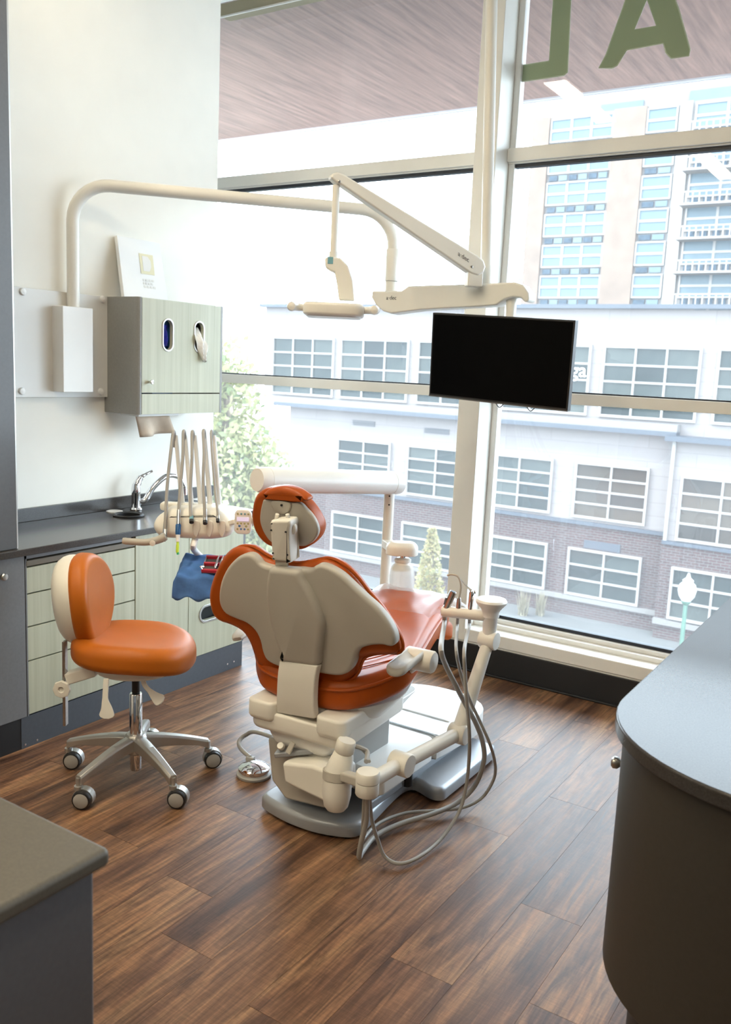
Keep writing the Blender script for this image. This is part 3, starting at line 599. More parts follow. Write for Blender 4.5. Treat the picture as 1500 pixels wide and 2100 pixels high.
MB().box(-3.575, XF-0.02, ydr0, yd1, 0.14, 0.735).box(-3.575, XF-0.02, ydr0, ydr0+0.018, 0.735, 0.838).box(-3.575, XF-0.02, yd1-0.018, yd1, 0.735, 0.838).build('carcass', M['dark'], c1)
for i in range(4):
    d_ = MB().box(XF-0.02, XF, ydr0+0.006, yd1-0.003, zl[i]+0.003, zl[i+1]-0.003).build('drawer', M['laminate'], c1, bevel=0.0012)
    if i == 3: knob(d_, V((XF, (ydr0+yd1)/2, zl[4]-0.05)))
zt_ = zl[4]
MB().box(-3.5, XF+0.004, ydr0+0.004, yd1-0.004, zt_+0.003, zt_+0.028).build('pull_out_board', M['tray'], c1, bevel=0.003)
MB().box(-3.12, XF+0.002, ydr0, yd1-0.03, 0.822, 0.838).box(-3.12, XF+0.002, ydr0, ydr0+0.006, 0.14, 0.838).build('front_rail', M['grey'], c1)
MB().box(-3.30, XF-0.04, ydr0+0.0061, yd1-0.0061, 0.0, 0.14).build('plinth', M['dark'], c1)
c2 = empty('sink_cabinet', ((XW+XF)/2, (yd1+yd2)/2, 0.0), 'olive laminate sink cabinet with one plain door, beside the drawers', 'cabinet', 'base cabinets')
MB().box(-3.575, XF-0.02, yd1+0.001, yd2-0.001, 0.0, 0.66).box(-3.575, -3.56, yd1+0.001, yd2-0.001, 0.66, 0.838).box(XF-0.04, XF-0.02, yd1+0.001, yd2-0.001, 0.66, 0.838).build('carcass', M['dark'], c2)
MB().box(XF-0.02, XF, yd1+0.003, yd2-0.002, 0.143, 0.836).build('door', M['laminate'], c2, bevel=0.0012)
c3 = empty('waste_cabinet', ((XW+XF)/2, (yd2+yd3)/2, 0.0), 'olive laminate waste cabinet with an oval slot, left of the dental chair', 'cabinet', 'base cabinets')
MB().box(-3.575, XF-0.045, yd2+0.001, yd3-0.004, 0.0, 0.66).box(-3.12, XF-0.02, yd2+0.001, yd2+0.02, 0.14, 0.838).box(-3.12, XF-0.02, yd3-0.024, yd3-0.004, 0.14, 0.838).build('carcass', M['dark'], c3)
sl0 = onX(410, 1262, XF); ys, zs_ = sl0.y+0.005, onX(450, 1250, XF).z
slot = rrect(ys, ys+0.20, zs_-0.036, zs_+0.036, 0.0355, 8)
holed([(yd2+0.002, 0.143), (yd3-0.002, 0.143), (yd3-0.002, 0.836), (yd2+0.002, 0.836)], [slot], face(XF-0.02), 0.02).build('door', M['laminate'], c3)
rim_o = rrect(ys-0.012, ys+0.212, zs_-0.048, zs_+0.048, 0.0475, 8)
holed(rim_o, [slot], face(XF-0.001), 0.006).build('slot_rim', M['silver'], c3, bevel=0.002)
MB().box(-3.575, XF, yd3-0.002, yd3+0.016, 0.14, 0.838).build('end_panel', M['grey'], c3)
# curved grey end cabinet, left of the drawers
def curve_front(xf, y0, y1, back, r=0.85, n=10):
    pts = [(xf, y1)]
    for i in range(1, n+1):
        t = i/n; y = y1 - (y1-y0)*t; pts.append((xf - 0.19*t*t*t, y))
    return pts + [(back, y0), (back, y1)]
c4 = empty('end_cabinet', (-3.35, 1.85, 0.0), 'curved grey end cabinet at the far left edge, below the worktop', 'cabinet', 'base cabinets')
MB().prism([(x, y, 0.14) for x, y in curve_front(XF+0.002, 1.3, ydr0-0.004, -3.575)], (0, 0, 0.698)).build('body', M['grey'], c4, bevel=0.002, angle=50)
MB().prism([(x, y, 0.0) for x, y in curve_front(XF-0.005, 1.3, ydr0-0.03, -3.575)], (0, 0, 0.138)).build('plinth', M['black'], c4, angle=50)
kp = onX(0, 1181, XF-0.01); knob(c4, V((kp.x, kp.y, kp.z)), (1, 0, 0), 1.2)
tk = MB().box(XF-0.035, XF-0.003, ydr0-0.03, yd3+0.012, 0, 0.139).build('toe_kick', M['kick'], bevel=0.001, label='charcoal toe kick board under the base cabinets', cat='toe kick')
for u, v in ((52, 1527), (76, 1517.5), (466.7, 1362), (480, 1356.5)):
    q = onX(u, v, XF-0.003); MB().lathe([(0.005, -0.001), (0.005, 0.001), (0.0, 0.0015)], q, (1,0,0), 8).build('screw', M['chrome'], tk)
# worktop with a sink opening and a waste hole
hole_c = onZ(264, 1058, ZT); sink_c = V((-3.345, onZ(352, 1037, ZT).y+0.06, ZT))
ho = [(hole_c.x+0.062*math.cos(a), hole_c.y+0.062*math.sin(a)) for a in [2*math.pi*i/24 for i in range(24)]]
so_ = [(sink_c.x+0.15*math.cos(a), sink_c.y+0.17*math.sin(a)) for a in [2*math.pi*i/36 for i in range(36)]]
wt = empty('worktop', (-3.34, 2.6, 0.84), 'dark glossy worktop along the cream wall', 'worktop')
yce = onZ(519, 1046, ZT).y + 0.02
outl = [(XF+0.022, yce), (XF+0.022, ydr0)] + [(x+0.02, y) for x, y in curve_front(XF, 1.28, ydr0-0.004, -3.598)[1:-2]] + [(-3.598, 1.28), (-3.598, yce)]
holed(outl, [ho, so_], lambda s, t, h: V((s, t, 0.84+h)), 0.03).build('slab', M['stone'], wt, bevel=0.003, angle=30)
zs1 = onX(39, 1045, -3.58).z
MB().box(-3.599, -3.58, 1.3, 3.9, ZT, zs1).build('backsplash', M['stone'], wt, bevel=0.002)
sk = empty('sink', sink_c - V((0,0,0.16)), 'round steel sink bowl set in the worktop behind the instrument hoses', 'sink')
MB().lathe([(0.02, -0.13), (0.10, -0.128), (0.135, -0.10), (0.150, -0.03), (0.153, 0.0), (0.172, 0.004), (0.174, 0.001), (0.155, -0.006), (0.14, -0.11), (0.10, -0.136), (0.02, -0.138)], sink_c, n=36).build('bowl', M['steel'], sk)
wh = MB().lathe([(0.061, -0.15), (0.061, -0.002), (0.075, 0.0), (0.078, 0.006), (0.070, 0.012), (0.057, 0.006), (0.055, -0.149)], hole_c, n=30)
wh.build('waste_chute', M['darkplastic'], label='black-rimmed round waste hole in the worktop before the tap', cat='waste chute')
gq = onZ(235, 1049.5, ZT); gp = empty('cable_grommet', gq, 'white round cable grommet flush in the worktop', 'grommet')
MB().lathe([(0.042, 0.0), (0.042, 0.004), (0.036, 0.006), (0.030, 0.004), (0.0, 0.004)], gq, n=24).build('cap', M['white'], gp)
# tap
fq = onZ(279, 1046, ZT)
fa = empty('tap', fq, 'chrome single-lever tap with a curved spout', 'tap')
MB().lathe([(0.030, 0), (0.032, 0.006), (0.028, 0.012), (0.024, 0.016), (0.023, 0.085), (0.024, 0.088), (0.024, 0.118), (0.019, 0.140), (0.0, 0.145)], fq, n=24).build('body', M['chrome'], fa)
lev = [onX(279, 998, fq.x), onX(287, 981, fq.x), onX(298, 973, fq.x+0.01), onX(312, 966, fq.x+0.02)]
MB().tube(crom(lev, 6), [0.020, 0.017, 0.011, 0.008, 0.007, 0.008], 10).build('lever', M['chrome'], fa)
spt = [fq+V((0, 0, 0.05)), onX(296, 1027, fq.x+0.02), onX(314, 1000, fq.x+0.035), onX(335, 980, fq.x+0.05), onX(352, 975, fq.x+0.06), onX(368, 980, fq.x+0.07), onX(377, 994, fq.x+0.075), onX(379, 1004, fq.x+0.075)]
MB().tube(crom(spt, 6), [0.016, 0.015, 0.012, 0.011, 0.011], 12).build('spout', M['chrome'], fa)
sp_e = spt[-1]; MB().lathe([(0.013, -0.03), (0.016, -0.028), (0.016, 0.006), (0.012, 0.008)], sp_e, n=16).build('aerator', M['chrome'], fa)
# tall grey cabinet standing on the worktop end
xt_ = onX(36, 1118, XF)
c5 = empty('tall_cabinet', (-3.35, 1.8, ZT), 'tall grey cabinet standing on the worktop at the far left edge', 'cabinet')
MB().prism([(x, y, ZT+0.001) for x, y in curve_front(XF, 1.3, xt_.y, -3.575)], (0, 0, 2.7)).build('body', M['grey2'], c5, bevel=0.004, angle=50)
MB().box(XF-0.01, XF+0.0, xt_.y-0.003, xt_.y+0.004, ZT+0.001, ZT+2.7).build('edge_strip', M['silver'], c5, bevel=0.001)
# ------------------------------------------------------------------ wall cabinet with glove slots
XU = -3.354
zt = onX(288.7, 608.5, XU).z; zb = onX(284, 851, XU).z; zg = onX(285, 806.7, XU).z; y0u = onX(286, 730, XU).y-0.006; y1u = onX(456.5, 730, XU).y
uc = empty('wall_cabinet', ((XW+XU)/2, (y0u+y1u)/2, zb), 'grey and pale olive wall cabinet with two oval dispenser slots', 'wall cabinet')
side = [(XW+0.001, y0u), (XU-0.018, y0u)] + [(XU-0.018+0.018*math.sin(a), y0u+0.018-0.018*math.cos(a)) for a in [math.pi/2*i/6 for i in range(1, 7)]] + [(XU, y0u+0.02), (XU-0.02, y0u+0.02), (XW+0.001, y0u+0.02)]
MB().prism([(x, y, zb) for x, y in side], (0, 0, zt-zb)).build('side_panel', M['satin'], uc, angle=60)
MB().box(XW+0.001, XU-0.001, y1u-0.016, y1u, zb, zt).build('side_panel', M['satin'], uc, bevel=0.001)
MB().box(XW+0.001, XU-0.021, y0u+0.02, y1u-0.016, zt-0.018, zt-0.0005).box(XW+0.001, XU-0.021, y0u+0.02, y1u-0.016, zb+0.004, zb+0.02).box(XW+0.001, XW+0.012, y0u+0.02, y1u-0.016, zb, zt-0.01).build('carcass', M['grey'], uc)
def oval(u, v, w_, h_):
    c_ = onX(u, v, XU); return c_, rrect(c_.y-w_/2, c_.y+w_/2, c_.z-h_/2, c_.z+h_/2, w_/2-0.0005, 8)
ca, oa = oval(344.5, 687, 0.062, 0.148); cb_, ob = oval(408.5, 691, 0.062, 0.148)
dr = holed([(y0u+0.024, zg+0.003), (y1u-0.018, zg+0.003), (y1u-0.018, zt-0.002), (y0u+0.024, zt-0.002)], [oa, ob], face(XU-0.018), 0.018).build('door', M['laminate'], uc)
for c_, o_ in ((ca, oa), (cb_, ob)):
    ro = rrect(c_.y-0.040, c_.y+0.040, c_.z-0.083, c_.z+0.083, 0.0395, 8)
    holed(ro, [o_], face(XU-0.001), 0.005).build('slot_rim', M['silver'], dr, bevel=0.0015)
kq = onX(305, 783, XU)
MB().lathe([(0.006, 0), (0.006, 0.014), (0.0105, 0.018), (0.0115, 0.028), (0.009, 0.031), (0.0, 0.0315)], kq, (1,0,0), 14).build('knob', M['chrome'], dr)
MB().box(XU-0.018, XU, y0u+0.024, y1u-0.018, zb+0.002, zg-0.003).build('fixed_strip', M['laminate'], uc, bevel=0.001)
gb = empty('glove_box', (XU-0.09, ca.y, zb+0.02), 'box of dark blue gloves seen through the left oval slot', 'glove box')
MB().box(XU-0.15, XU-0.035, ca.y-0.07, ca.y+0.07, zb+0.021, ca.z+0.12).build('carton', M['bluegrip'], gb)
def glv(u, v):
    a = (u-0.5)*0.05; return V((XU-0.028+0.018*math.sin(u*9+v*4)*math.sin(math.pi*v), ca.y+a, ca.z-0.06+v*0.11))
MB().grid(glv, 8, 10).build('gloves', M['navy'], gb, solid=0.004)
ts = empty('tissue', (XU, cb_.y, cb_.z-0.1), 'white tissue hanging out of the right oval slot', 'tissue')
def tsu(u, v):
    w_ = 0.020 + 0.016*math.sin(v*5.0) + 0.012*v
    return V((XU-0.03 + 0.055*min(1, v*2.2) + 0.012*math.sin(u*10+v*7) - 0.01*v, cb_.y-0.004+(u-0.5)*2*w_+0.030*v*v, cb_.z+0.055-v*0.175 - 0.02*abs(u-0.4)))
MB().grid(tsu, 10, 14).build('sheet', M['tissue'], ts, solid=0.002)
pt = empty('paper_towel', (XU-0.08, y0u+0.15, zb-0.1), 'brown paper towel hanging below the wall cabinet', 'paper towel')
MB().box(XU-0.16, XU-0.03, y0u+0.03, y0u+0.31, zb-0.012, zb+0.003).build('dispenser_tray', M['white'], pt, bevel=0.003)
def ptu(u, v): return V((XU-0.075+0.02*math.sin(u*7.5)*(0.4+v), y0u+0.05+u*0.225+0.03*v, zb-0.01-v*0.11+0.015*u*v))
MB().grid(ptu, 16, 6).build('sheet', M['towel'], pt, solid=0.0015)
# leaning white sign on the cabinet
sg = empty('canvas_sign', (-3.5, 3.25, zt), 'white canvas sign with a pale yellow square leaning on the wall cabinet', 'sign')
bl_, br_ = onZ(255, 606.5, zt+0.001), None
xb = -3.475; bl_ = onX(255, 606, xb); br_ = onX(345, 612, xb); tl_ = onX(240, 482, -3.575); tr_ = onX(331, 497, -3.575)
dz = zt+0.001-min(bl_.z, br_.z); bl_.z = br_.z = zt+0.001
nn = (br_-bl_).cross(tl_-bl_).normalized(); nn = nn if nn.x > 0 else -nn
tr_ = tl_ + (br_-bl_)*0.97
MB().prism([bl_, br_, tr_, tl_], -nn*0.022).build('canvas', M['canvas'], sg, bevel=0.002)
def sgp(a, b, h=0.001): return bl_ + (br_-bl_)*a + (tl_-bl_)*b + nn*h
MB().prism([sgp(0.44, 0.42), sgp(0.75, 0.42), sgp(0.76, 0.76), sgp(0.44, 0.76)], nn*0.0008).build('printed_square', M['yellow'], sg)
MB().prism([sgp(0.50, 0.47, 0.002), sgp(0.64, 0.47, 0.002), sgp(0.69, 0.55, 0.002), sgp(0.69, 0.65, 0.002), sgp(0.63, 0.72, 0.002), sgp(0.50, 0.72, 0.002)], nn*0.0006).build('printed_letter', M['faint'], sg)
ft = MB()
for j, (a0, a1) in enumerate(((0.46, 0.74), (0.46, 0.70), (0.47, 0.76))):
    for i in range(4): ft.prism([sgp(a0+(a1-a0)*i/4, 0.30-j*0.055), sgp(a0+(a1-a0)*(i+0.7)/4, 0.30-j*0.055), sgp(a0+(a1-a0)*(i+0.7)/4, 0.335-j*0.055), sgp(a0+(a1-a0)*i/4, 0.335-j*0.055)], nn*0.0008)
ft.build('faint_print', M['faint'], sg)
# ================================================================== overhead support: wall plate, box, bent tube, beam, ceiling pole
os_ = empty('overhead_support', (-3.55, 2.86, 1.455), 'bent white tube from the wall box carrying a white beam', 'support arm')
MB().box(XW+0.012, XW+0.022, 2.56, 3.100, 1.455, 1.952).build('wall_plate', M['acrylic'], os_, bevel=0.002)
for u, v in ((46, 598), (210, 614), (44, 802), (206, 803)):
    q = onX(u, v, XW+0.022); MB().lathe([(0.017, -0.021), (0.017, 0.004), (0.014, 0.010), (0.0, 0.013)], q, (1,0,0), 16).build('standoff', M['white'], os_)
MB().box(XW+0.022, -3.50, 2.768, 2.944, 1.483, 1.883).build('wall_box', M['white'], os_, bevel=0.003)
E1 = at(803, 585, 4.55)
S0 = V((-3.545, 2.865, 1.88)); zt0 = 2.452
S1 = V((S0.x, S0.y, 2.20)); Sb = V((S0.x, S0.y, zt0)); Eb = V((E1.x, E1.y, zt0-0.01))
dd = (Eb-Sb).normalized(); rb = 0.17
path = [S0, S1]
for i in range(0, 9):
    a = math.pi/2*i/8; path.append(Sb + V((0,0,-rb))*(1-math.sin(a))/1 + dd*rb*(1-math.cos(a)))
for i in range(1, 6): path.append(Sb+dd*rb + (Eb-Sb-dd*2*rb)*i/6)
for i in range(0, 9):
    a = math.pi/2*i/8; path.append(Eb - dd*rb*(1-math.sin(a)) + V((0,0,-rb))*(1-math.cos(a)))
path.append(V((E1.x, E1.y, E1.z+0.02)))
MB().tube(path, 0.029, 18).build('bent_tube', M['chairwhite'], os_)
MB().lathe([(0.033, 0.0), (0.034, 0.004), (0.034, 0.155), (0.032, 0.158)], (E1.x, E1.y, E1.z+0.02), n=20).lathe([(0.031, -0.03), (0.031, 0.018)], (E1.x, E1.y, E1.z+0.0), n=20).build('collar', M['chairwhite'], os_)
A_ = at(772, 610, 4.55); B_ = at(1092, 610, 4.12)
def onP(u, v, P, n): d = ray(u, v); return EYE + d*((P-EYE).dot(n)/d.dot(n))
nb_ = (B_-A_); nb_.z = 0; nb_ = nb_.cross(V((0,0,1))).normalized()
if nb_.y > 0: nb_ = -nb_
bo = [(771,612),(772,598),(832,598),(846,588),(1010,583),(1062,580),(1080,586),(1092,602),(1093,618),(1084,622),(1076,613),(1060,611),(1043,616),(1026,628),(1000,630),(870,637),(838,641),(812,645),(795,640),(780,628)]
bo3 = [onP(u, v, A_, nb_)+nb_*0.045 for u, v in bo]
MB().prism(bo3, -nb_*0.09).build('beam', M['chairwhite'], os_, bevel=0.010, seg=3)
lg = onP(803, 612, A_+nb_*0.0455, nb_); rt = (B_-A_).normalized()
text_mesh('beam_logo', "a·dec", M['logo'], os_, lg+V((0,0,-0.006)), rt, (0,0,1), 0.028, 0.0004)
Pb = onP(997, 583, A_, nb_)
topd = ray(1009, 2); ptop = EYE + topd*((Pb.y-0.02)/topd.y)
pdir = (ptop-Pb).normalized(); ptop2 = Pb + pdir*((ZC-Pb.z)/pdir.z)
MB().tube([Pb+pdir*0.0, ptop2], 0.0265, 18).build('ceiling_pole', M['chairwhite'], os_)
MB().tube([Pb-pdir*0.005, Pb+pdir*0.03, Pb+pdir*0.03, Pb+pdir*0.085], [0.030, 0.030, 0.030, 0.030], 18).build('pole_collar', M['chairwhite'], os_)
# ------------------------------------------------------------------ operatory light
ol = empty('operatory_light', Pb, 'white dental light on a sloping arm above the chair', 'dental light')
La = at(975, 555, 4.16); Lb = at(690, 372, 3.92)
nl = (La-Lb); nl.z = 0; nl = nl.cross(V((0,0,1))).normalized()
if nl.y > 0: nl = -nl
ao = [(675,366),(679,358),(690,355),(702,359),(975,525),(988,535),(992,548),(988,560),(977,567),(962,562),(700,383),(686,376)]
MB().prism([onP(u, v, Lb, nl)+nl*0.030 for u, v in ao], -nl*0.060).build('arm', M['chairwhite'], ol, bevel=0.010, seg=3)
text_mesh('arm_logo', "a·dec", M['logo'], ol, onP(951, 531, Lb+nl*0.0305, nl), (La-Lb).normalized(), V((0,0,1)), 0.03, 0.0004)
for u, v in ((696, 372), (968, 547)): MB().lathe([(0.006, 0), (0.006, 0.003), (0.004, 0.004)], onP(u, v, Lb+nl*0.030, nl), nl, 10).build('pin', M['steel'], ol)
MB().obox(onP(972, 573, Lb, nl), La-Lb-V((0,0,(La-Lb).z)), nl, (0,0,1), 0.075, 0.05, 0.07).build('arm_base', M['chairwhite'], ol, bevel=0.006)
r0 = onP(690, 380, Lb, nl); rz = onP(690, 522, Lb, nl)
r1_ = V((r0.x, r0.y, rz.z))
MB().tube([r0, r1_], 0.016, 14).build('drop_rod', M['chairwhite'], ol)
MB().tube([r1_+V((0,0,0.01)), r1_+V((0,0,-0.025))], 0.02, 14).build('rod_collar', M['chairwhite'], ol)
rr_ = V((0.837, 0.546, 0)).normalized(); ff = V((0.546, -0.837, 0)).normalized()     # sideways / towards the room
hk = [V((0.0, 0.0, 0)), ]
def lp_(a, b, c): return r1_ + rr_*a + ff*b + V((0,0,c))
yoke = [(-0.0385,-0.021),(-0.021,-0.013),(0.032,-0.017),(0.068,-0.049),(0.092,-0.113),(0.103,-0.20),(0.032,-0.20),(0.021,-0.135),(0.0086,-0.081),(-0.0128,-0.073),(-0.034,-0.06)]
MB().prism([lp_(a, 0.028, c) for a, c in yoke], -ff*0.056).build('yoke', M['chairwhite'], ol, bevel=0.008, seg=3)
MB().obox(lp_(-0.012, 0.0285, -0.03), rr_, (0,0,1), ff, 0.024, 0.03, 0.002).build('round_badge', M['btn'], ol, bevel=0.0008)
lc = lp_(0.012, 0.0, -0.252)
MB().pillow(rrect(-0.135, 0.135, -0.11, 0.13, 0.045, 6), lambda s, t, h: lc+rr_*s+ff*t+V((0,0,h-0.02)), 0.055, 0.012, 0.016).build('lamp_head', M['chairwhite'], ol)
MB().pillow(rrect(-0.12, 0.12, -0.09, 0.11, 0.04, 6), lambda s, t, h: lc+rr_*s+ff*t+V((0,0,h-0.026)), 0.008, 0.002, 0.002).build('lens', M['white'], ol)
for sx in (-1, 1):
    hp = crom([lc+rr_*sx*0.12+ff*0.0+V((0,0,0.012)), lc+rr_*sx*0.165+ff*0.02+V((0,0,0.014)), lc+rr_*sx*0.185+ff*0.08+V((0,0,0.012)), lc+rr_*sx*0.180+ff*0.14+V((0,0,0.008))], 6)
    MB().tube(hp, [0.016, 0.017, 0.018, 0.020, 0.020], 12).lathe([(0.020, 0), (0.021, 0.006), (0.016, 0.018), (0.0, 0.022)], hp[-1]-ff*0.002, ff, 14).build('handle', M['chairwhite'], ol)
# ------------------------------------------------------------------ monitor
p0, p1, p2 = V((-2.0412, 3.6771, 1.9268)), V((-1.3474, 3.6591, 1.8977)), V((-2.0568, 3.7127, 1.5437))
mu_, mv_ = (p1-p0), (p2-p0); mn = mu_.cross(mv_).normalized()
if mn.y > 0: mn = -mn
mo = empty('monitor', p0+mu_*0.5+mv_, 'large black flat monitor hanging from the white beam', 'monitor')
MB().prism([p0, p1, p1+mv_, p2], -mn*0.035).build('casing', M['darkplastic'], mo, bevel=0.003)
def mp(a, b, h): return p0+mu_*a+mv_*b+mn*h
MB().prism([mp(0.012, 0.02, 0), mp(0.988, 0.02, 0), mp(0.988, 0.965, 0), mp(0.012, 0.965, 0)], mn*0.0012).build('screen', M['screen'], mo)
MB().prism([mp(0.0, 0.985, 0.0), mp(1.0, 0.985, 0.0), mp(1.0, 1.0, 0.0), mp(0.0, 1.0, 0.0)], mn*0.0015).build('bottom_bezel', M['logo'], mo)
bp = onP(1050, 612, A_, nb_); bq = mp(0.56, 0.12, -0.055)
MB().tube([bp+V((0,0,0.012)), V((bp.x, bp.y, bp.z-0.12)), V((bq.x, bp.y, bq.z-0.06))], 0.026, 16).build('mount_post', M['chairwhite'], mo)
MB().bar(V((bq.x, bp.y, bq.z-0.06)), mp(0.56, 0.30, -0.036), 0.07, 0.07).build('mount_bracket', M['chairwhite'], mo, bevel=0.006)
for a in (0.52, 0.74):
    c_ = mp(a, 1.0, -0.02); MB().tube(crom([c_-mu_*0.03, c_+V((0,0,-0.018)), c_+mu_*0.03], 6), 0.0022, 6).build('cable_loop', M['darkplastic'], mo)
# ================================================================== foreground cabinets
fr = empty('island_cabinet', (0.2, 3.0, 0.0), 'grey rounded cabinet in the right foreground', 'cabinet', 'foreground cabinets')
def island(x0, c, r, x1, y1):
    return [(x1, y1), (x0, y1), (x0, c[1])] + [(c[0]-r*math.cos(a), c[1]-r*math.sin(a)) for a in [math.pi/2*i/16 for i in range(1, 17)]] + [(x1, c[1]-r)]
MB().prism([(x, y, 0.25) for x, y in island(-0.570, (-0.18, 2.17), 0.390, 0.9, 4.2)], (0, 0, 0.59)).build('body', M['taupegrey'], fr, bevel=0.004, angle=50)
MB().prism([(x, y, 0.0) for x, y in island(-0.50, (-0.16, 2.19), 0.34, 0.9, 4.2)], (0, 0, 0.25)).build('plinth', M['black'], fr, angle=50)
kq = onX(1286, 1570, -0.570); knob(fr, V((-0.570, kq.y, kq.z)), (-1, 0, 0), 1.25, M['steel'])
kq = onX(1286, 1514, -0.570); MB().box(-0.572, -0.570, kq.y-0.012, kq.y+0.012, kq.z-0.012, kq.z+0.006).build('hinge', M['steel'], fr, bevel=0.001)
MB().prism([(x, y, 0.841) for x, y in island(-0.592, (-0.18, 2.17), 0.412, 0.92, 4.22)], (0, 0, 0.036)).build('island_worktop', M['islandstone'], bevel=0.006, seg=3, angle=50, label='dark polished worktop on the rounded right foreground cabinet', cat='worktop')
fl2 = empty('side_cabinet', (-1.7, 0.3, 0.0), 'grey cabinet in the lower left corner', 'cabinet', 'foreground cabinets')
MB().box(-2.3, -1.078, -0.6, 0.905, 0.0, 0.836).build('body', M['grey2'], fl2, bevel=0.008, seg=3)
MB().box(-2.32, -1.06, -0.62, 0.925, 0.837, 0.87).build('side_worktop', M['stone2'], bevel=0.012, seg=4, label='brown matt worktop on the lower left cabinet', cat='worktop')
# ================================================================== operator stool
so3 = V((-2.54, 2.34, 0)); fa_ = math.radians(30); sf_ = V((math.cos(fa_), math.sin(fa_), 0)); sl_ = V((-math.sin(fa_), math.cos(fa_), 0)); UP = V((0,0,1))
st = empty('operator_stool', so3, 'orange wheeled stool with a rounded backrest', 'stool')
MB().pillow([(0.235*abs(math.cos(a))**0.85*math.copysign(1, math.cos(a)), 0.215*abs(math.sin(a))**0.85*math.copysign(1, math.sin(a))) for a in [2*math.pi*i/48 for i in range(48)]],
    lambda s, t, h: so3+sf_*(s-0.005)+sl_*t+UP*(0.485+h-0.018*(s/0.23)*abs(s/0.23)+0.016*(t/0.21)**2), 0.105, 0.03, 0.05, 7, dome=-0.004).build('seat', M['orange2'], st, angle=180)
MB().pillow([(0.16*math.cos(a), 0.15*math.sin(a)) for a in [2*math.pi*i/32 for i in range(32)]], lambda s, t, h: so3+sf_*s+sl_*t+UP*(0.455+h), 0.035, 0.012, 0.004).build('seat_pan', M['chairwhite'], st)
bc = so3 - sf_*0.205
def stb(off, kx): return lambda s, t, h: bc + sl_*s + UP*(0.722+t) + sf_*(off + h + kx*s*s - 0.10*t)
egg = [((0.165+0.02*math.sin(a))*math.cos(a), 0.185*math.sin(a)) for a in [2*math.pi*i/44 for i in range(44)]]
MB().pillow(egg, stb(-0.02, 0.9), 0.075, 0.02, 0.035, 6, dome=0.012).build('backrest', M['orange2'], st, angle=180)
MB().pillow([(x*0.93, y*0.95) for x, y in egg], stb(-0.095, 0.9), 0.09, 0.06, 0.005, 6, dome=0).build('backrest_shell', M['chairwhite'], st, angle=180)
up0 = so3 - sf_*0.265 - sl_*0.05
MB().bar(up0+UP*0.225, up0+UP*0.57, 0.028, 0.012, sf_).build('back_upright', M['steel'], st, bevel=0.002)
MB().bar(so3-sf_*0.14+UP*0.462-sl_*0.05, up0+sf_*0.012+UP*0.42-sl_*0.0, 0.055, 0.045).build('back_bracket', M['chairwhite'], st, bevel=0.006)
kd = V((0.5, -0.85, 0)).normalized()
MB().lathe([(0.018, 0), (0.034, 0.004), (0.036, 0.012), (0.034, 0.020), (0.012, 0.021), (0.011, 0.012), (0.0, 0.012)], up0+UP*0.385+kd*0.022, kd, 8).build('tension_knob', M['chairwhite'], st, bevel=0.002)
def paddle(pts, wd, nm, nrm):
    c_ = crom(pts, 6); n = len(c_); m = MB(); vs = []
    for i, p in enumerate(c_):
        t_ = (c_[min(i+1, n-1)]-c_[max(i-1, 0)]).normalized(); sd_ = t_.cross(nrm).normalized(); q_ = i/(n-1); w_ = wd[0]+(wd[1]-wd[0])*max(0, (q_-0.45)/0.55)**1.2
        if q_ > 0.85: w_ *= math.sqrt(max(0.05, 1-((q_-0.85)/0.15)**2))
        vs += [p-sd_*w_-nrm*0.004, p+sd_*w_-nrm*0.004, p+sd_*w_+nrm*0.004, p-sd_*w_+nrm*0.004]
    fs = [(i*4+k, i*4+(k+1) % 4, (i+1)*4+(k+1) % 4, (i+1)*4+k) for i in range(n-1) for k in range(4)] + [(0,1,2,3), (n*4-1, n*4-2, n*4-3, n*4-4)]
    m.add(vs, fs).build(nm, M['chairwhite'], st, bevel=0.002)
q0 = so3-ff*-0.06
dp = 3.22
paddle([at(218, 1392, dp), at(217, 1412, dp), at(216, 1435, dp), at(219, 1455, dp), at(219, 1474, dp)], (0.010, 0.034), 'paddle_lever', V((0.5, -0.83, 0.2)).normalized())
paddle([at(291, 1386, 3.36), at(297, 1405, 3.38), at(308, 1418, 3.38), at(320, 1430, 3.38), at(333, 1440, 3.38)], (0.009, 0.030), 'paddle_lever', V((0.35, -0.6, 0.7)).normalized())
MB().lathe([(0.016, 0.36), (0.016, 0.44)], so3, n=20).build('gas_lift', M['darkplastic'], st)
MB().lathe([(0.0165, 0.415), (0.0165, 0.46)], so3, n=20).lathe([(0.025, 0.175), (0.025, 0.352), (0.022, 0.356), (0.014, 0.357)], so3, n=24).lathe([(0.02, 0.035), (0.022, 0.04), (0.022, 0.12)], so3, n=20).build('column', M['chrome'], st)
hub = MB().lathe([(0.03, 0.105), (0.045, 0.115), (0.046, 0.175), (0.036, 0.188), (0.026, 0.19)], so3, n=24)
ANG = [-87, -15, 57, 129, 201]
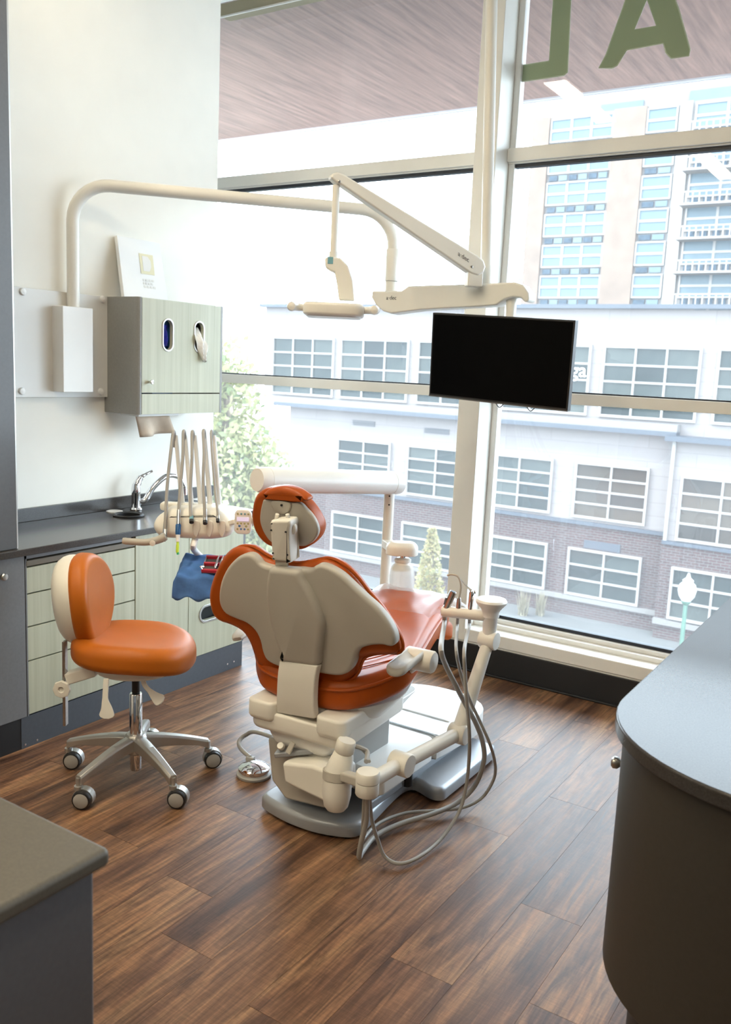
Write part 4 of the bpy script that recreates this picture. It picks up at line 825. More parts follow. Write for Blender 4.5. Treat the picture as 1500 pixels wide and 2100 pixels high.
for a in ANG:
    d_ = V((math.cos(math.radians(a)), math.sin(math.radians(a)), 0)); s_ = V((-d_.y, d_.x, 0)); vs = []
    N = 7
    for i in range(N):
        t_ = i/(N-1); r_ = 0.03+t_*0.265; w_ = 0.027-0.010*t_; zt1 = 0.182-0.058*t_**1.5; h_ = 0.055-0.03*t_+ (0.012 if i == N-1 else 0)
        for (x_, z_) in ((-w_, zt1-h_), (w_, zt1-h_), (w_, zt1-0.008), (w_*0.6, zt1), (-w_*0.6, zt1), (-w_, zt1-0.008)): vs.append(so3+d_*r_+s_*x_+UP*z_)
    fs = [(i*6+k, i*6+(k+1) % 6, (i+1)*6+(k+1) % 6, (i+1)*6+k) for i in range(N-1) for k in range(6)] + [tuple(range(6))[::-1], tuple((N-1)*6+k for k in range(6))]
    MB().add(vs, fs).build('base_arm', M['silver'], st, bevel=0.003)
hub.build('hub', M['silver'], st)
for a, wr in zip(ANG, (-62, -62, -40, -60, -58)):
    d_ = V((math.cos(math.radians(a)), math.sin(math.radians(a)), 0)); c_ = so3+d_*0.295
    ax = V((math.cos(math.radians(wr)), math.sin(math.radians(wr)), 0)); tr_ = V((-ax.y, ax.x, 0))
    wc = c_ + tr_*0.018 + UP*0.0365
    cs = MB().tube([c_+UP*0.035, c_+UP*0.115], 0.008, 10).lathe([(0.016, 0.070), (0.016, 0.085)], c_, n=14)
    hd = []
    for i in range(11):
        t_ = math.radians(-20+i*21)
        for (x_, r_) in ((-0.026, 0.039), (0.008, 0.040), (0.008, 0.034), (-0.026, 0.033)): hd.append(wc+ax*x_+tr_*math.cos(t_)*r_+UP*math.sin(t_)*r_)
    cs.add(hd, [(i*4+k, i*4+(k+1) % 4, (i+1)*4+(k+1) % 4, (i+1)*4+k) for i in range(10) for k in range(4)] + [(3,2,1,0), (40,41,42,43)])
    cst = cs.build('caster', M['silver'], st)
    MB().lathe([(0.030, -0.028), (0.0362, -0.024), (0.0365, 0.018), (0.034, 0.024), (0.029, 0.026), (0.029, 0.022)], wc, ax, 26).build('tyre', M['darkplastic'], cst)
    MB().lathe([(0.0, 0.020), (0.028, 0.020), (0.0285, 0.0265), (0.024, 0.029), (0.0, 0.0295)], wc, ax, 26).build('wheel_cap', M['hose'], cst)
# ================================================================== dental chair
XC, ROT = -1.79, math.radians(4)
CD = V((-math.sin(ROT), math.cos(ROT), 0)); CR = V((math.cos(ROT), math.sin(ROT), 0))      # towards the feet / sideways
CO = V((XC, 2.37, 0))
ch = empty('dental_chair', (XC, 2.95, 0), 'orange dental chair with a beige butterfly-shaped back', 'dental chair')
KB, SB = 0.10, 0.27
def backpt(u, v, off):
    """where a sight line meets the reclined, slightly wrapped back surface; returns (s, z)"""
    d = ray(u, v); t = 2.5
    for _ in range(40):
        p = EYE+d*t; s = (p-CO).dot(CR); b = (p-CO).dot(CD); tgt = off - SB*(p.z-0.776) + KB*s*s
        g = d.dot(CD) + SB*d.z - 2*KB*s*d.dot(CR); t -= (b-tgt)/g
    p = EYE+d*t; return ((p-CO).dot(CR), p.z)
def backfn(off): return lambda s, z, h: CO + CR*s + CD*(off+h-SB*(z-0.776)+KB*s*s) + UP*(z+h*SB*0.5)
def crop(pts, ox, oy, k): return [(ox+x/k, oy+y/k) for x, y in pts]
shell_px = crop([(285,622),(320,650),(345,680),(400,698),(470,708),(540,710),(600,710),(650,712),(680,694),(710,684),(760,698),(840,745),(920,820),(1000,895),(1060,948),(1120,1020),(1158,1085),(1176,1140),(1168,1178),(1140,1190),(1090,1180),(1020,1184),(962,1202),(936,1236),(922,1290),(897,1335),(858,1362),(800,1368),(690,1352),(560,1332),(450,1310),(385,1275),(356,1220),(340,1150),(310,1092),(260,1047),(200,1022),(132,990),(97,940),(88,880),(100,790),(140,705),(195,645),(240,622)], 420, 930, 3)
cush_px = crop([(250,568),(310,577),(375,618),(430,645),(500,662),(570,672),(640,665),(700,652),(760,643),(820,660),(885,703),(950,768),(1012,850),(1082,930),(1150,1030),(1200,1110),(1220,1170),(1216,1208),(1190,1228),(1130,1226),(1050,1233),(992,1252),(966,1290),(950,1340),(915,1380),(860,1402),(790,1402),(680,1385),(560,1362),(450,1330),(375,1290),(342,1230),(312,1145),(270,1085),(200,1047),(130,1022),(85,970),(66,880),(75,800),(110,705),(155,625),(200,582)], 420, 930, 3)
def outl_back(px, off): return [(p.x, p.y) for p in crom([V((*backpt(u, v, off), 0)) for u, v in px], 3, True)]
MB().pillow(outl_back(cush_px, 0.07), backfn(0.02), 0.085, 0.028, 0.038, 6, dome=0.0).build('backrest_cushion', M['orange'], ch, angle=60)
cpt = outl_back(cush_px, 0.05)
MB().tube([backfn(0.05)(s, z, 0) for s, z in cpt] + [backfn(0.05)(*cpt[0], 0)], 0.006, 8, cap=False).build('backrest_piping', M['orange'], ch)
MB().pillow(outl_back(shell_px, 0.0), backfn(-0.005), 0.035, 0.014, 0.004, 5).build('backrest_shell', M['shell'], ch, angle=60)
spine_px = crop([(400,706),(480,712),(565,728),(600,785),(640,850),(680,930),(710,1010),(722,1070),(716,1150),(706,1230),(692,1312),(575,1300),(462,1282),(462,1235),(432,1160),(402,1060),(382,960),(374,870),(376,800),(385,745)], 420, 930, 3)
MB().pillow(outl_back(spine_px, -0.03), backfn(-0.035), 0.045, 0.020, 0.004, 5).build('spine_cover', M['shell'], ch, angle=60)
# support strap from the spine into the carriage
st_l = [(573, 1355), (569, 1385), (567, 1430), (568, 1462)]; st_r = [(651, 1366), (645, 1395), (643, 1440), (645, 1475)]
ys_ = [2.375, 2.372, 2.378, 2.39]
L3 = crom([onY(u, v, y) for (u, v), y in zip(st_l, ys_)], 5); R3 = crom([onY(u, v, y) for (u, v), y in zip(st_r, ys_)], 5)
m_ = MB(); vs = []
for a, b in zip(L3, R3): vs += [a, b, b+V((0.0, 0.03, 0)), a+V((0, 0.03, 0))]
n_ = len(L3); m_.add(vs, [(i*4+k, i*4+(k+1) % 4, (i+1)*4+(k+1) % 4, (i+1)*4+k) for i in range(n_-1) for k in range(4)] + [(0,1,2,3), (4*n_-1, 4*n_-2, 4*n_-3, 4*n_-4)])
m_.build('support_strap', M['chairwhite'], ch, bevel=0.005, seg=3)
# headrest
hr_px = crop([(480,62),(600,75),(720,120),(850,210),(950,310),(1040,440),(1100,560),(1115,650),(1095,740),(1030,830),(950,890),(860,925),(760,920),(640,914),(500,898),(385,850),(290,760),(220,640),(186,500),(186,400),(208,260),(250,160),(330,95),(400,70)], 500, 990, 6.818)
hs_px = crop([(285,238),(390,250),(520,266),(640,280),(780,282),(870,365),(950,452),(1010,552),(1040,650),(1030,730),(980,810),(905,868),(830,893),(730,880),(600,866),(480,860),(375,825),(292,720),(242,600),(226,500),(240,370),(262,280)], 500, 990, 6.818)
OH = 0.055
MB().pillow(outl_back(hr_px, OH+0.045), backfn(OH+0.006), 0.085, 0.02, 0.04, 6, dome=0.006).build('headrest_cushion', M['orange'], ch, angle=60)
top_px = crop([(255,225),(240,200),(250,160),(330,95),(480,62),(600,75),(720,120),(840,205),(870,260),(820,275),(760,262),(690,280),(560,260),(430,248),(330,250)], 500, 990, 6.818)
MB().pillow(outl_back(top_px, OH-0.012), backfn(OH-0.012), 0.05, 0.02, 0.01, 5).build('headrest_roll', M['orange'], ch, angle=60)
hsh = MB().pillow(outl_back(hs_px, OH), backfn(OH-0.002), 0.016, 0.006, 0.002, 3).build('headrest_shell', M['shell'], ch, angle=60)
pv_px = crop([(395,258),(640,282),(645,380),(600,428),(540,444),(470,420),(410,365)], 500, 990, 6.818)
MB().pillow(outl_back(pv_px, OH-0.008), backfn(OH-0.010), 0.012, 0.004, 0.001, 3).build('pivot_disc', M['shell'], hsh, angle=60)
pv = backfn(OH-0.012)(*backpt(578, 1036, OH-0.012), 0); MB().lathe([(0.004, 0), (0.004, 0.003), (0, 0.004)], pv, -CD, 10).build('screw', M['darkplastic'], hsh)
nk_px = crop([(378,562),(400,540),(445,522),(610,522),(648,545),(660,600),(650,690),(642,1090),(630,1104),(440,1088),(410,1070),(392,900)], 500, 990, 6.818)
nk = MB().pillow(outl_back(nk_px, -0.015), backfn(-0.02), 0.055, 0.010, 0.008, 4).build('headrest_bracket', M['chairwhite'], ch, angle=60)
for u, v in crop([(385,664), (587,688), (408,984), (610,1008)], 500, 990, 6.818):
    q = backfn(-0.021)(*backpt(u, v, -0.021), 0); MB().lathe([(0.0035, -0.002), (0.0035, 0.0012), (0.0, 0.002)], q, -CD, 8).build('screw', M['darkplastic'], nk)
lv_px = crop([(685,610),(705,590),(725,630),(722,690),(690,725),(640,715),(665,690)], 500, 990, 6.818)
MB().pillow(outl_back(lv_px, 0.0), backfn(0.0), 0.014, 0.004, 0.004, 3).build('release_lever', M['white'], nk)
sp_px = crop([(447,1075),(620,1090),(620,1275),(460,1245)], 500, 990, 6.818)
MB().pillow([backpt(u, v, 0.0) for u, v in sp_px], backfn(-0.004), 0.008, 0.001, 0.001, 2).build('slide_bar', M['steel'], ch, angle=30)
tl2 = crop([(455,430),(620,440),(625,530),(445,525)], 500, 990, 6.818)
for a0, b0 in (((470, 440), (455, 530)), ((612, 440), (620, 530))):
    q1, q2 = [backfn(0.012)(*backpt(u, v, 0.012), 0) for u, v in crop([a0, b0], 500, 990, 6.818)]
    MB().tube([q1, q2], 0.007, 8).build('tilt_link', M['chairwhite'], ch)
# seat
def zseat(b): return 0.455 + 0.13*max(0, b)**1.1
def seatfn(dz, spread=1.0): return lambda a, b, h: CO + CR*a*spread + CD*b + UP*(zseat(b)+dz+h+0.45*a*a*(1-min(1, abs(b-0.3))))
seat_o = [(p.x, p.y) for p in crom([V((x, y, 0)) for x, y in [(-0.16,0.065),(0,0.055),(0.15,0.065),(0.235,0.115),(0.30,0.20),(0.322,0.29),(0.285,0.45),(0.235,0.65),(0.205,0.80),(0.185,0.92),(0.13,0.985),(0,1.0),(-0.13,0.985),(-0.185,0.92),(-0.205,0.80),(-0.235,0.65),(-0.285,0.45),(-0.322,0.29),(-0.30,0.20),(-0.235,0.115)]], 4, True)]
MB().pillow(seat_o, seatfn(0.0), 0.115, 0.035, 0.04, 6, dome=-0.012).build('seat_cushion', M['orange'], ch, angle=60)
pp = [seatfn(0.085)(a, b, 0) for a, b in seat_o]; MB().tube(pp+[pp[0]], 0.007, 8, cap=False).build('seat_piping', M['orange'], ch)
MB().pillow([(a*0.92, 0.03+b*0.95) for a, b in seat_o], lambda a, b, h: CO+CR*a*(0.62+0.38*h/0.13)+CD*b+UP*(zseat(b)-0.115+h), 0.128, 0.05, 0.004, 6).build('seat_shell', M['white'], ch, angle=60)
leg_o = [(p.x, p.y) for p in crom([V((x, y, 0)) for x, y in [(-0.12,0.90),(0,0.88),(0.12,0.90),(0.14,1.0),(0.13,1.10),(0.09,1.16),(0,1.18),(-0.09,1.16),(-0.13,1.10),(-0.14,1.0)]], 4, True)]
MB().pillow(leg_o, lambda a, b, h: CO+CR*a+CD*b+UP*(0.51-0.30*(b-0.95)+h), 0.09, 0.025, 0.03, 5).build('leg_rest', M['orange'], ch, angle=60)
def film(u, v):
    a = (u-0.5)*0.42; b = 0.72+v*0.42; zz = seatfn(0.124)(a, min(b, 0.97), 0).z + 0.0025*math.sin(u*23+v*9)*math.sin(v*17+u*5) + 0.006 - max(0, b-0.97)*0.45 - max(0, abs(a)-0.165)*0.9
    p = CO+CR*a+CD*b; return V((p.x, p.y, zz))
MB().grid(film, 24, 20).build('toe_cover_film', M['film'], ch)
# stitched pleats along the seat
for b0, b1 in ((0.10, 0.30), (0.17, 0.40)):
    pl_ = [seatfn(0.1145)(0.05+0.22*i/8, b0+(b1-b0)*i/8, 0) for i in range(9)]
    MB().tube(pl_, 0.0025, 6).build('pleat', M['orange'], ch)
# carriage behind / below the seat
MB().pillow(rrect(-0.205, 0.205, 0.015, 0.5, 0.05, 5), lambda a, b, h: CO+CR*(a+0.005)+CD*b+UP*(0.355+h), 0.075, 0.02, 0.01, 4).build('carriage', M['chairwhite'], ch)
for s_ in (-1, 1):
    x0_, x1_ = (-0.205, -0.085) if s_ < 0 else (0.085, 0.205)
    MB().pillow(rrect(x0_+0.005, x1_+0.005, 0.0, 0.40, 0.03, 4), lambda a, b, h: CO+CR*a+CD*b+UP*(0.395+h), 0.075, 0.02, 0.012, 4).build('carriage_shoulder', M['chairwhite'], ch)
MB().pillow(rrect(-0.2, 0.21, 0.05, 0.62, 0.05, 5), lambda a, b, h: CO+CR*a*(0.55+0.45*h/0.12)+CD*b+UP*(0.29+h), 0.12, 0.03, 0.01, 4).build('under_shell', M['white'], ch)
# lift column and mechanism
MB().box(-1.93, -1.67, 2.50, 2.86, 0.12, 0.33).build('lift_column', M['hose'], ch, bevel=0.02)
MB().prism([onY(u, v, 2.44) for u, v in [(548,1512),(556,1600),(585,1640),(668,1660),(690,1620),(690,1560),(620,1525)]], (0, 0.12, 0)).build('mechanism_cover', M['shell'], ch, bevel=0.012)
MB().prism([onY(u, v, 2.36) for u, v in [(577,1563),(582,1606),(668,1648),(686,1640),(686,1590),(640,1570)]], (0, 0.14, 0)).build('power_box', M['chairwhite'], ch, bevel=0.014, seg=3)
MB().bar(onY(566, 1545, 2.40), onY(655, 1535, 2.46), 0.05, 0.02).build('lock_plate', M['plate'], ch, bevel=0.006)
MB().lathe([(0.013, 0), (0.015, 0.01), (0.012, 0.02)], onY(578, 1532, 2.40), (0.2, -0.7, 0.6), 12).build('lock_knob', M['chairwhite'], ch)
MB().bar(onY(590, 1545, 2.385), onY(602, 1522, 2.40), 0.022, 0.008, (0,-1,0.5)).build('lock_lever', M['shell'], ch, bevel=0.003)
# base plate and cover
def plan(pts): return [(p.x, p.y) for p in crom([V((x, y, 0)) for x, y in pts], 3, True)]
bp_ = [(-1.985,2.47),(-1.95,2.435),(-1.86,2.415),(-1.78,2.41),(-1.69,2.42),(-1.60,2.455),(-1.565,2.50),(-1.575,2.60),(-1.60,2.78),(-1.605,2.88),(-1.58,2.92),(-1.50,2.895),(-1.455,2.91),(-1.45,2.97),(-1.452,3.2),(-1.46,3.40),(-1.50,3.43),(-1.62,3.44),(-1.95,3.44),(-2.07,3.43),(-2.11,3.40),(-2.12,3.2),(-2.12,2.97),(-2.10,2.91),(-2.05,2.895),(-1.985,2.90),(-1.965,2.86),(-1.97,2.78),(-1.985,2.6)]
MB().pillow(plan(bp_), lambda x, y, h: V((x, y, 0.012+h)), 0.052, 0.004, 0.020, 5).build('base_plate', M['plate'], ch, angle=50)
for x_, y_ in ((-1.93,2.50),(-1.62,2.50),(-1.50,2.98),(-2.06,2.98),(-1.5,3.36),(-2.06,3.36)): MB().lathe([(0.03,0),(0.03,0.014)], (x_,y_,0), n=14).build('foot_pad', M['darkplastic'], ch)
MB().box(-1.615, -1.585, 2.58, 3.30, 0.055, 0.095).box(-1.97, -1.94, 2.58, 3.30, 0.055, 0.095).build('base_rail', M['plate'], ch, bevel=0.012, seg=3)
cov = [(-1.80,2.70),(-1.62,2.70),(-1.555,2.73),(-1.545,2.85),(-1.54,3.10),(-1.54,3.30),(-1.55,3.44),(-1.60,3.55),(-1.70,3.61),(-1.80,3.625),(-1.90,3.61),(-2.0,3.55),(-2.04,3.44),(-2.05,3.30),(-2.05,3.10),(-2.045,2.85),(-2.03,2.73),(-1.97,2.70)]
MB().pillow([(x, max(y, 3.02)) for x, y in plan([(x, y if y > 3.0 else 3.02) for x, y in cov])], lambda x, y, h: V((x, y, 0.115+h-0.035*max(0, (y-3.02)/0.6))), 0.10, 0.01, 0.018, 4).build('base_cover', M['white'], ch, angle=50)
MB().pillow(rrect(-2.035, -1.55, 2.60, 3.014, 0.035, 5), lambda x, y, h: V((x, y, 0.118+h)), 0.097, 0.01, 0.012, 4).build('lift_cover', M['white'], ch, angle=50)
MB().pillow(rrect(-2.0, -1.59, 3.20, 3.225, 0.008, 3), lambda x, y, h: V((x, y, 0.195+h)), 0.015, 0.003, 0.006, 3).build('cover_rib', M['white'], ch)
MB().lathe([(0.022, 0.06), (0.022, 0.125)], (-1.585, 2.86, 0), n=14).build('lift_pin', M['darkplastic'], ch)
# armrests
def strap(pts, wd, th, side, name, mat):
    c_ = crom(pts, 6); n = len(c_); vs = []
    for i, p in enumerate(c_):
        t_ = (c_[min(i+1, n-1)]-c_[max(i-1, 0)]).normalized(); s_ = (side-t_*side.dot(t_)).normalized(); u_ = s_.cross(t_)
        for k in range(14):
            a = 2*math.pi*k/14; cx, cy = math.copysign(abs(math.cos(a))**0.6, math.cos(a)), math.copysign(abs(math.sin(a))**0.6, math.sin(a))
            e = 1.0
            if i < 4: e = [0.55, 0.8, 0.93, 1][i]
            if i > n-4: e = [1, 0.95, 0.85][i-n+3]
            vs.append(p+s_*cx*wd*e+u_*cy*th*e)
    MB().add(vs, [(i*14+k, i*14+(k+1) % 14, (i+1)*14+(k+1) % 14, (i+1)*14+k) for i in range(n-1) for k in range(14)] + [tuple(range(14))[::-1], tuple((n-1)*14+k for k in range(14))]).build(name, mat, ch, angle=60)
hc_ = onX(863, 1353, -1.44)
MB().lathe([(0.036, -0.055), (0.040, -0.050), (0.040, 0.046), (0.036, 0.052), (0, 0.054)], hc_, CR, 28).build('armrest_hub', M['chairwhite'], ch)
tong = rrect(-0.040, 0.038, -0.185, 0.028, 0.037, 8)
MB().pillow(tong, lambda a, b, h: hc_ + CR*(a-0.014) + CD*(b+0.0) + UP*(0.018+h+0.22*b*(-1 if b < 0 else 1)*(-1 if b < 0 else 0)*0 - 1.5*(b+0.035)**2*(1 if b < -0.035 else 6)), 0.026, 0.010, 0.012, 4).build('armrest', M['shell'], ch, angle=60)
MB().tube([hc_, CO+CR*0.20+CD*0.36+UP*0.50], 0.02, 12).build('armrest_stem', M['chairwhite'], ch)
al = [at(487, 1311, 3.42), at(497, 1297, 3.5), at(515, 1280, 3.65), at(540, 1290, 3.75), at(552, 1330, 3.75)]
strap(al, 0.030, 0.012, V((1, 0.15, 0.2)), 'armrest', M['shell'])
# ================================================================== delivery unit: post, arm, control head, bottle
PO = at(789, 1215, 4.12)
du = empty('delivery_unit', (PO.x, PO.y, 0.02), 'white instrument delivery unit on a post left of the dental chair', 'delivery unit')
pt_ = at(795, 985, 4.12); zpt = pt_.z
MB().tube([V((PO.x, PO.y, 0.062)), V((PO.x, PO.y, 0.35)), V((PO.x, PO.y, zpt-0.04))], 0.024, 18).build('post', M['chairwhite'], du)
MB().lathe([(0.036, 0.062), (0.036, 0.08), (0.026, 0.09)], (PO.x, PO.y, 0), n=24).build('post_foot', M['plate'], du)
Aa, Ab = V((PO.x, PO.y, zpt)), at(527, 985, 3.52)
Ab.z = at(527, 984, 3.52).z
da = (Ab-Aa).normalized(); Aa2 = Aa - da*0.06
MB().tube([Aa2+da*0.0, Aa2+da*0.004, Aa2+da*0.02, Aa2+da*0.05, Ab-da*0.05, Ab-da*0.02, Ab], [0.044, 0.050, 0.053, 0.053, 0.053, 0.052, 0.046], 24).build('flex_arm', M['white'], du)
for t_ in (0.055, (Ab-Aa2).length-0.05): MB().tube([Aa2+da*t_, Aa2+da*(t_+0.003)], 0.0537, 24, True).build('arm_seam', M['chairwhite'], du)
for v_ in (1012, 1030): MB().lathe([(0.004, 0), (0.004, 0.002)], V((PO.x, PO.y, at(790, v_, 4.1).z))+ff*0.0235, ff, 8).build('post_hole', M['darkplastic'], du)
Hc = at(394, 1078, 3.78)
# link from the arm down to the head
MB().tube(crom([Ab-da*0.06-UP*0.02, at(541, 1030, 3.6), at(530, 1062, 3.68), at(500, 1076, 3.78), at(470, 1080, 3.80), Hc-ff*0.04], 6), 0.017, 12).build('link_arm', M['chairwhite'], du)
def hp_(s, t, h): return Hc + rr_*s + UP*t + ff*h
head_px = [(312,1082),(318,1064),(334,1052),(340,1046),(360,1044),(440,1044),(452,1050),(466,1062),(476,1078),(475,1094),(465,1103),(448,1107),(420,1109),(370,1107),(340,1106),(322,1100)]
def hpx(u, v): p = at(u, v, 3.70); d = p-Hc; return (d.dot(rr_), d.z)
MB().pillow([(p.x, p.y) for p in crom([V((*hpx(u, v), 0)) for u, v in head_px], 3, True)], lambda s, t, h: hp_(s, t, -0.09+h-0.35*max(0, t)), 0.17, 0.03, 0.035, 6).build('control_head', M['chairwhite'], du, angle=60)
for u in (402, 429, 455):
    c_ = hp_(*hpx(u, 1082), 0.082); MB().lathe([(0.0, -0.004), (0.008, -0.003), (0.010, 0.0), (0.008, 0.001)], c_, ff+UP*0.2, 14).build('holder_dimple', M['chairwhite'], du)
    MB().pillow([(p.x, p.y) for p in crom([V((x, y, 0)) for x, y in [(-0.012, 0.03), (0.0, 0.035), (0.014, 0.03), (0.016, 0.0), (0.006, -0.032), (-0.004, -0.03), (-0.014, 0.0)]], 3, True)], lambda s, t, h, c_=c_: c_+rr_*s+UP*(t-0.005)+ff*(h-0.006), 0.008, 0.002, 0.003, 3).build('instrument_cradle', M['chairwhite'], du)
MB().pillow(rrect(-0.15, 0.11, 0.0, 0.035, 0.012, 4), lambda s, t, h: hp_(s, t+0.05, -0.10+h), 0.05, 0.008, 0.008, 3).build('whip_rail', M['chairwhite'], du)
gx = crom([at(340, 1100, 3.66), at(322, 1108, 3.66), at(300, 1112, 3.66), at(275, 1111, 3.66), at(252, 1109, 3.66)], 5)
MB().tube(gx, [0.017, 0.016, 0.0145, 0.0145, 0.0145, 0.013], 12).build('handle', M['shell'], du)
bq_ = at(313, 1114, 3.64); MB().lathe([(0.012, 0), (0.012, 0.003), (0.008, 0.004), (0, 0.004)], bq_, ff, 14).build('handle_button', M['chairwhite'], du)
# keypad
kc = at(499, 1070, 3.70)
kpad = MB().pillow(rrect(-0.036, 0.036, -0.052, 0.052, 0.022, 5), lambda s, t, h: kc+rr_*s+UP*(t)+ff*(h-0.01+0.25*0), 0.018, 0.006, 0.006, 4).build('keypad', M['white'], du, angle=60)
MB().obox(kc+ff*0.009+UP*0.012, rr_, UP, ff, 0.050, 0.017, 0.002).build('display', M['lcd'], kpad)
for j, (z_, n_, mt) in enumerate(((0.034, 4, 'btn'), (-0.006, 4, 'btn2'), (-0.017, 2, 'btn3'), (-0.030, 4, 'btn3'))):
    for i in range(n_):
        x_ = -0.022+0.0147*i if n_ == 4 else -0.014+0.028*i
        MB().lathe([(0.0045 if n_ == 4 else 0.0055, 0), (0.004, 0.0015), (0, 0.002)], kc+ff*0.0078+rr_*x_+UP*z_, ff, 10).build('button', M[mt if (i+j) % 3 else 'btn2'], kpad)
MB().bar(kc-ff*0.005-rr_*0.03, hp_(0.12, 0.0, 0.0), 0.03, 0.02).build('keypad_arm', M['chairwhite'], du, bevel=0.004)
# whip arms behind the hoses
for u in (358, 377, 397, 417, 436):
    b_ = hp_(*hpx(u+3, 1046), -0.075); t_ = at(u+3, 893, 3.84)
    MB().tube([b_-UP*0.02, t_], [0.012, 0.009], 10).build('whip_arm', M['white'], du)
# water bottle
wb_ = at(826, 1160, 3.98)
bcap = at(826, 1125, 3.98); zc_ = bcap.z
MB().pillow(rrect(-0.078, 0.066, -0.05, 0.05, 0.045, 6), lambda s, t, h: V((wb_.x, wb_.y, zc_-0.024))+rr_*s+ff*t+UP*(h*(1-0.0)), 0.058, 0.004, 0.030, 6).build('bottle_bracket', M['chairwhite'], du, angle=60)
MB().bar(V((wb_.x, wb_.y, zc_))-rr_*0.04, V((PO.x, PO.y, zc_)), 0.05, 0.04).build('bracket_neck', M['chairwhite'], du, bevel=0.006)
MB().lathe([(0.014, -0.05), (0.014, -0.02)], (wb_.x, wb_.y, zc_), n=14).build('bottle_fitting', M['chrome'], du)
wbt = empty('water_bottle', V((wb_.x, wb_.y, zc_-0.26)), 'milky white water bottle hanging behind the dental chair', 'bottle')
MB().lathe([(0.0, -0.262), (0.045, -0.262), (0.052, -0.255), (0.056, -0.20), (0.057, -0.12), (0.052, -0.085), (0.038, -0.068)], (wb_.x, wb_.y, zc_), n=30).build('vessel', M['bottle'], wbt)
MB().lathe([(0.050, -0.092), (0.047, -0.080), (0.036, -0.066), (0.034, -0.058), (0.038, -0.055), (0.038, -0.046), (0.03, -0.04), (0.0, -0.038)], (wb_.x, wb_.y, zc_), n=30).build('bottle_cap', M['chairwhite'], wbt)
# five instruments with hoses
insts = [('silver three-way syringe on the leftmost hose of the delivery head', 'syringe', [(355,890),(349,940),(343,1000),(340,1060),(339,1090)], 338, 1110, 'syringe'),
         ('white toothbrush-like polisher with a blue grip and lime tip', 'polisher', [(376,889),(375,940),(370,1000),(366,1060),(366,1075)], 364, 1135, 'polisher'),
         ('handpiece hose with a blue and black end, third from the left', 'handpiece', [(394,890),(394,940),(391,1000),(391,1050),(393,1062)], 393, 1076, 'blueend'),
         ('handpiece hose with a black end, second from the right', 'handpiece', [(417,888),(419,930),(417,985),(420,1040),(421,1064)], 421, 1079, 'blackend'),
         ('thin handpiece hose with a steel end, rightmost on the delivery head', 'handpiece', [(433,889),(436,940),(441,1000),(446,1045),(447,1060)], 447, 1076, 'steelend')]
for lab, cat, px, eu, ev, kind in insts:
    pts3 = crom([at(u, v, 3.80-0.115*min(1, i/3.2)) for i, (u, v) in enumerate(px)], 6)
    e = empty('dental_'+cat, pts3[-1], lab, cat, 'instruments on the delivery head')
    first = pts3[0]; back = [first-ff*0.035-UP*0.06, first-ff*0.03-UP*0.01, first-ff*0.015+UP*0.01, first]
    MB().tube(crom(back, 5)[:-1]+pts3, 0.0072 if kind != 'steelend' else 0.0055, 10).build('hose', M['hose'], e)
    a = pts3[-1]; b = at(eu, ev, 3.66); d_ = (b-a).normalized(); L_ = (b-a).length
    if kind == 'syringe':
        MB().tube([a-d_*0.12, a-d_*0.05, a, a+d_*L_*0.5], [0.0075, 0.009, 0.011, 0.009], 12).build('body', M['steel'], e)
        MB().tube([a+d_*L_*0.4, a+d_*L_], [0.006, 0.004], 10).build('nozzle', M['chrome'], e)
        MB().lathe([(0.007, 0), (0.008, 0.006), (0.004, 0.01)], a+d_*L_*0.3+ff*0.008-rr_*0.008, ff-rr_*0.6, 10).build('trigger', M['steel'], e)
    elif kind == 'polisher':
        MB().tube([a-d_*0.06, a], [0.0085, 0.0095], 12).build('ferrule', M['chrome'], e)
        MB().tube([a, a+d_*0.004, a+d_*0.04, a+d_*0.045], [0.009, 0.0115, 0.0115, 0.009], 12).build('grip', M['bluegrip'], e)
        MB().tube([a+d_*0.044, a+d_*0.075], [0.009, 0.0075], 12).build('neck', M['white'], e)
        MB().tube(crom([a+d_*0.074, a+d_*0.09, a+d_*L_], 4), [0.0055, 0.007, 0.004], 10).build('tip', M['lime'], e)
        MB().tube([a+d_*(L_-0.008), a+d_*(L_+0.004)+rr_*0.003], [0.005, 0.0055], 8).build('tip_end', M['tipgreen'], e)
    else:
        c1_ = {'blueend': M['btn'], 'blackend': M['steel'], 'steelend': M['steel']}[kind]
        r_ = 0.0095 if kind != 'steelend' else 0.0075
        MB().tube([a-d_*(0.05 if kind == 'blackend' else 0.01), a+d_*0.012], [r_*0.85, r_], 12).build('ferrule', c1_, e)
        MB().tube([a+d_*0.012, a+d_*0.026, a+d_*0.028], [r_, r_*1.02, r_*0.7], 12).build('connector', M['darkplastic'], e)
# tray arm, tray and its cloth
Tc = at(432, 1162, 3.74); tf_ = (ff-UP*0.30).normalized(); tu_ = rr_.cross(tf_); tu_ = tu_ if tu_.z > 0 else -tu_
ty = empty('tray', Tc-UP*0.02, 'flat instrument tray on a white arm under the blue cloth', 'tray')
MB().tube(crom([hp_(*hpx(396, 1105), 0.0), at(397, 1118, 3.72), at(399, 1128, 3.80), Tc-rr_*0.055-tf_*0.098-tu_*0.014], 5), 0.014, 10).build('tray_arm', M['white'], ty)
MB().obox(Tc-tu_*0.012, rr_, tf_, tu_, 0.24, 0.19, 0.008).build('tray_plate', M['steel'], ty, bevel=0.003)
def cloth(u, v):
    s = (u-0.5)*0.30; t = (v-0.42)*0.29
    ex = max(0, abs(s)-0.122); ey = max(0, abs(t)-0.097); ov = math.hypot(ex, ey)
    z = -ov*1.15 + 0.004*math.sin(s*60+t*30) + 0.003*math.sin(t*95-s*40) + (0.006*math.sin(s*75+1)*(ov/0.05) if ov else 0)
    k = 0.42
    return Tc + rr_*(s-math.copysign(ex*k, s)) + tf_*(t-math.copysign(ey*k, t)) + tu_*(0.003+z)
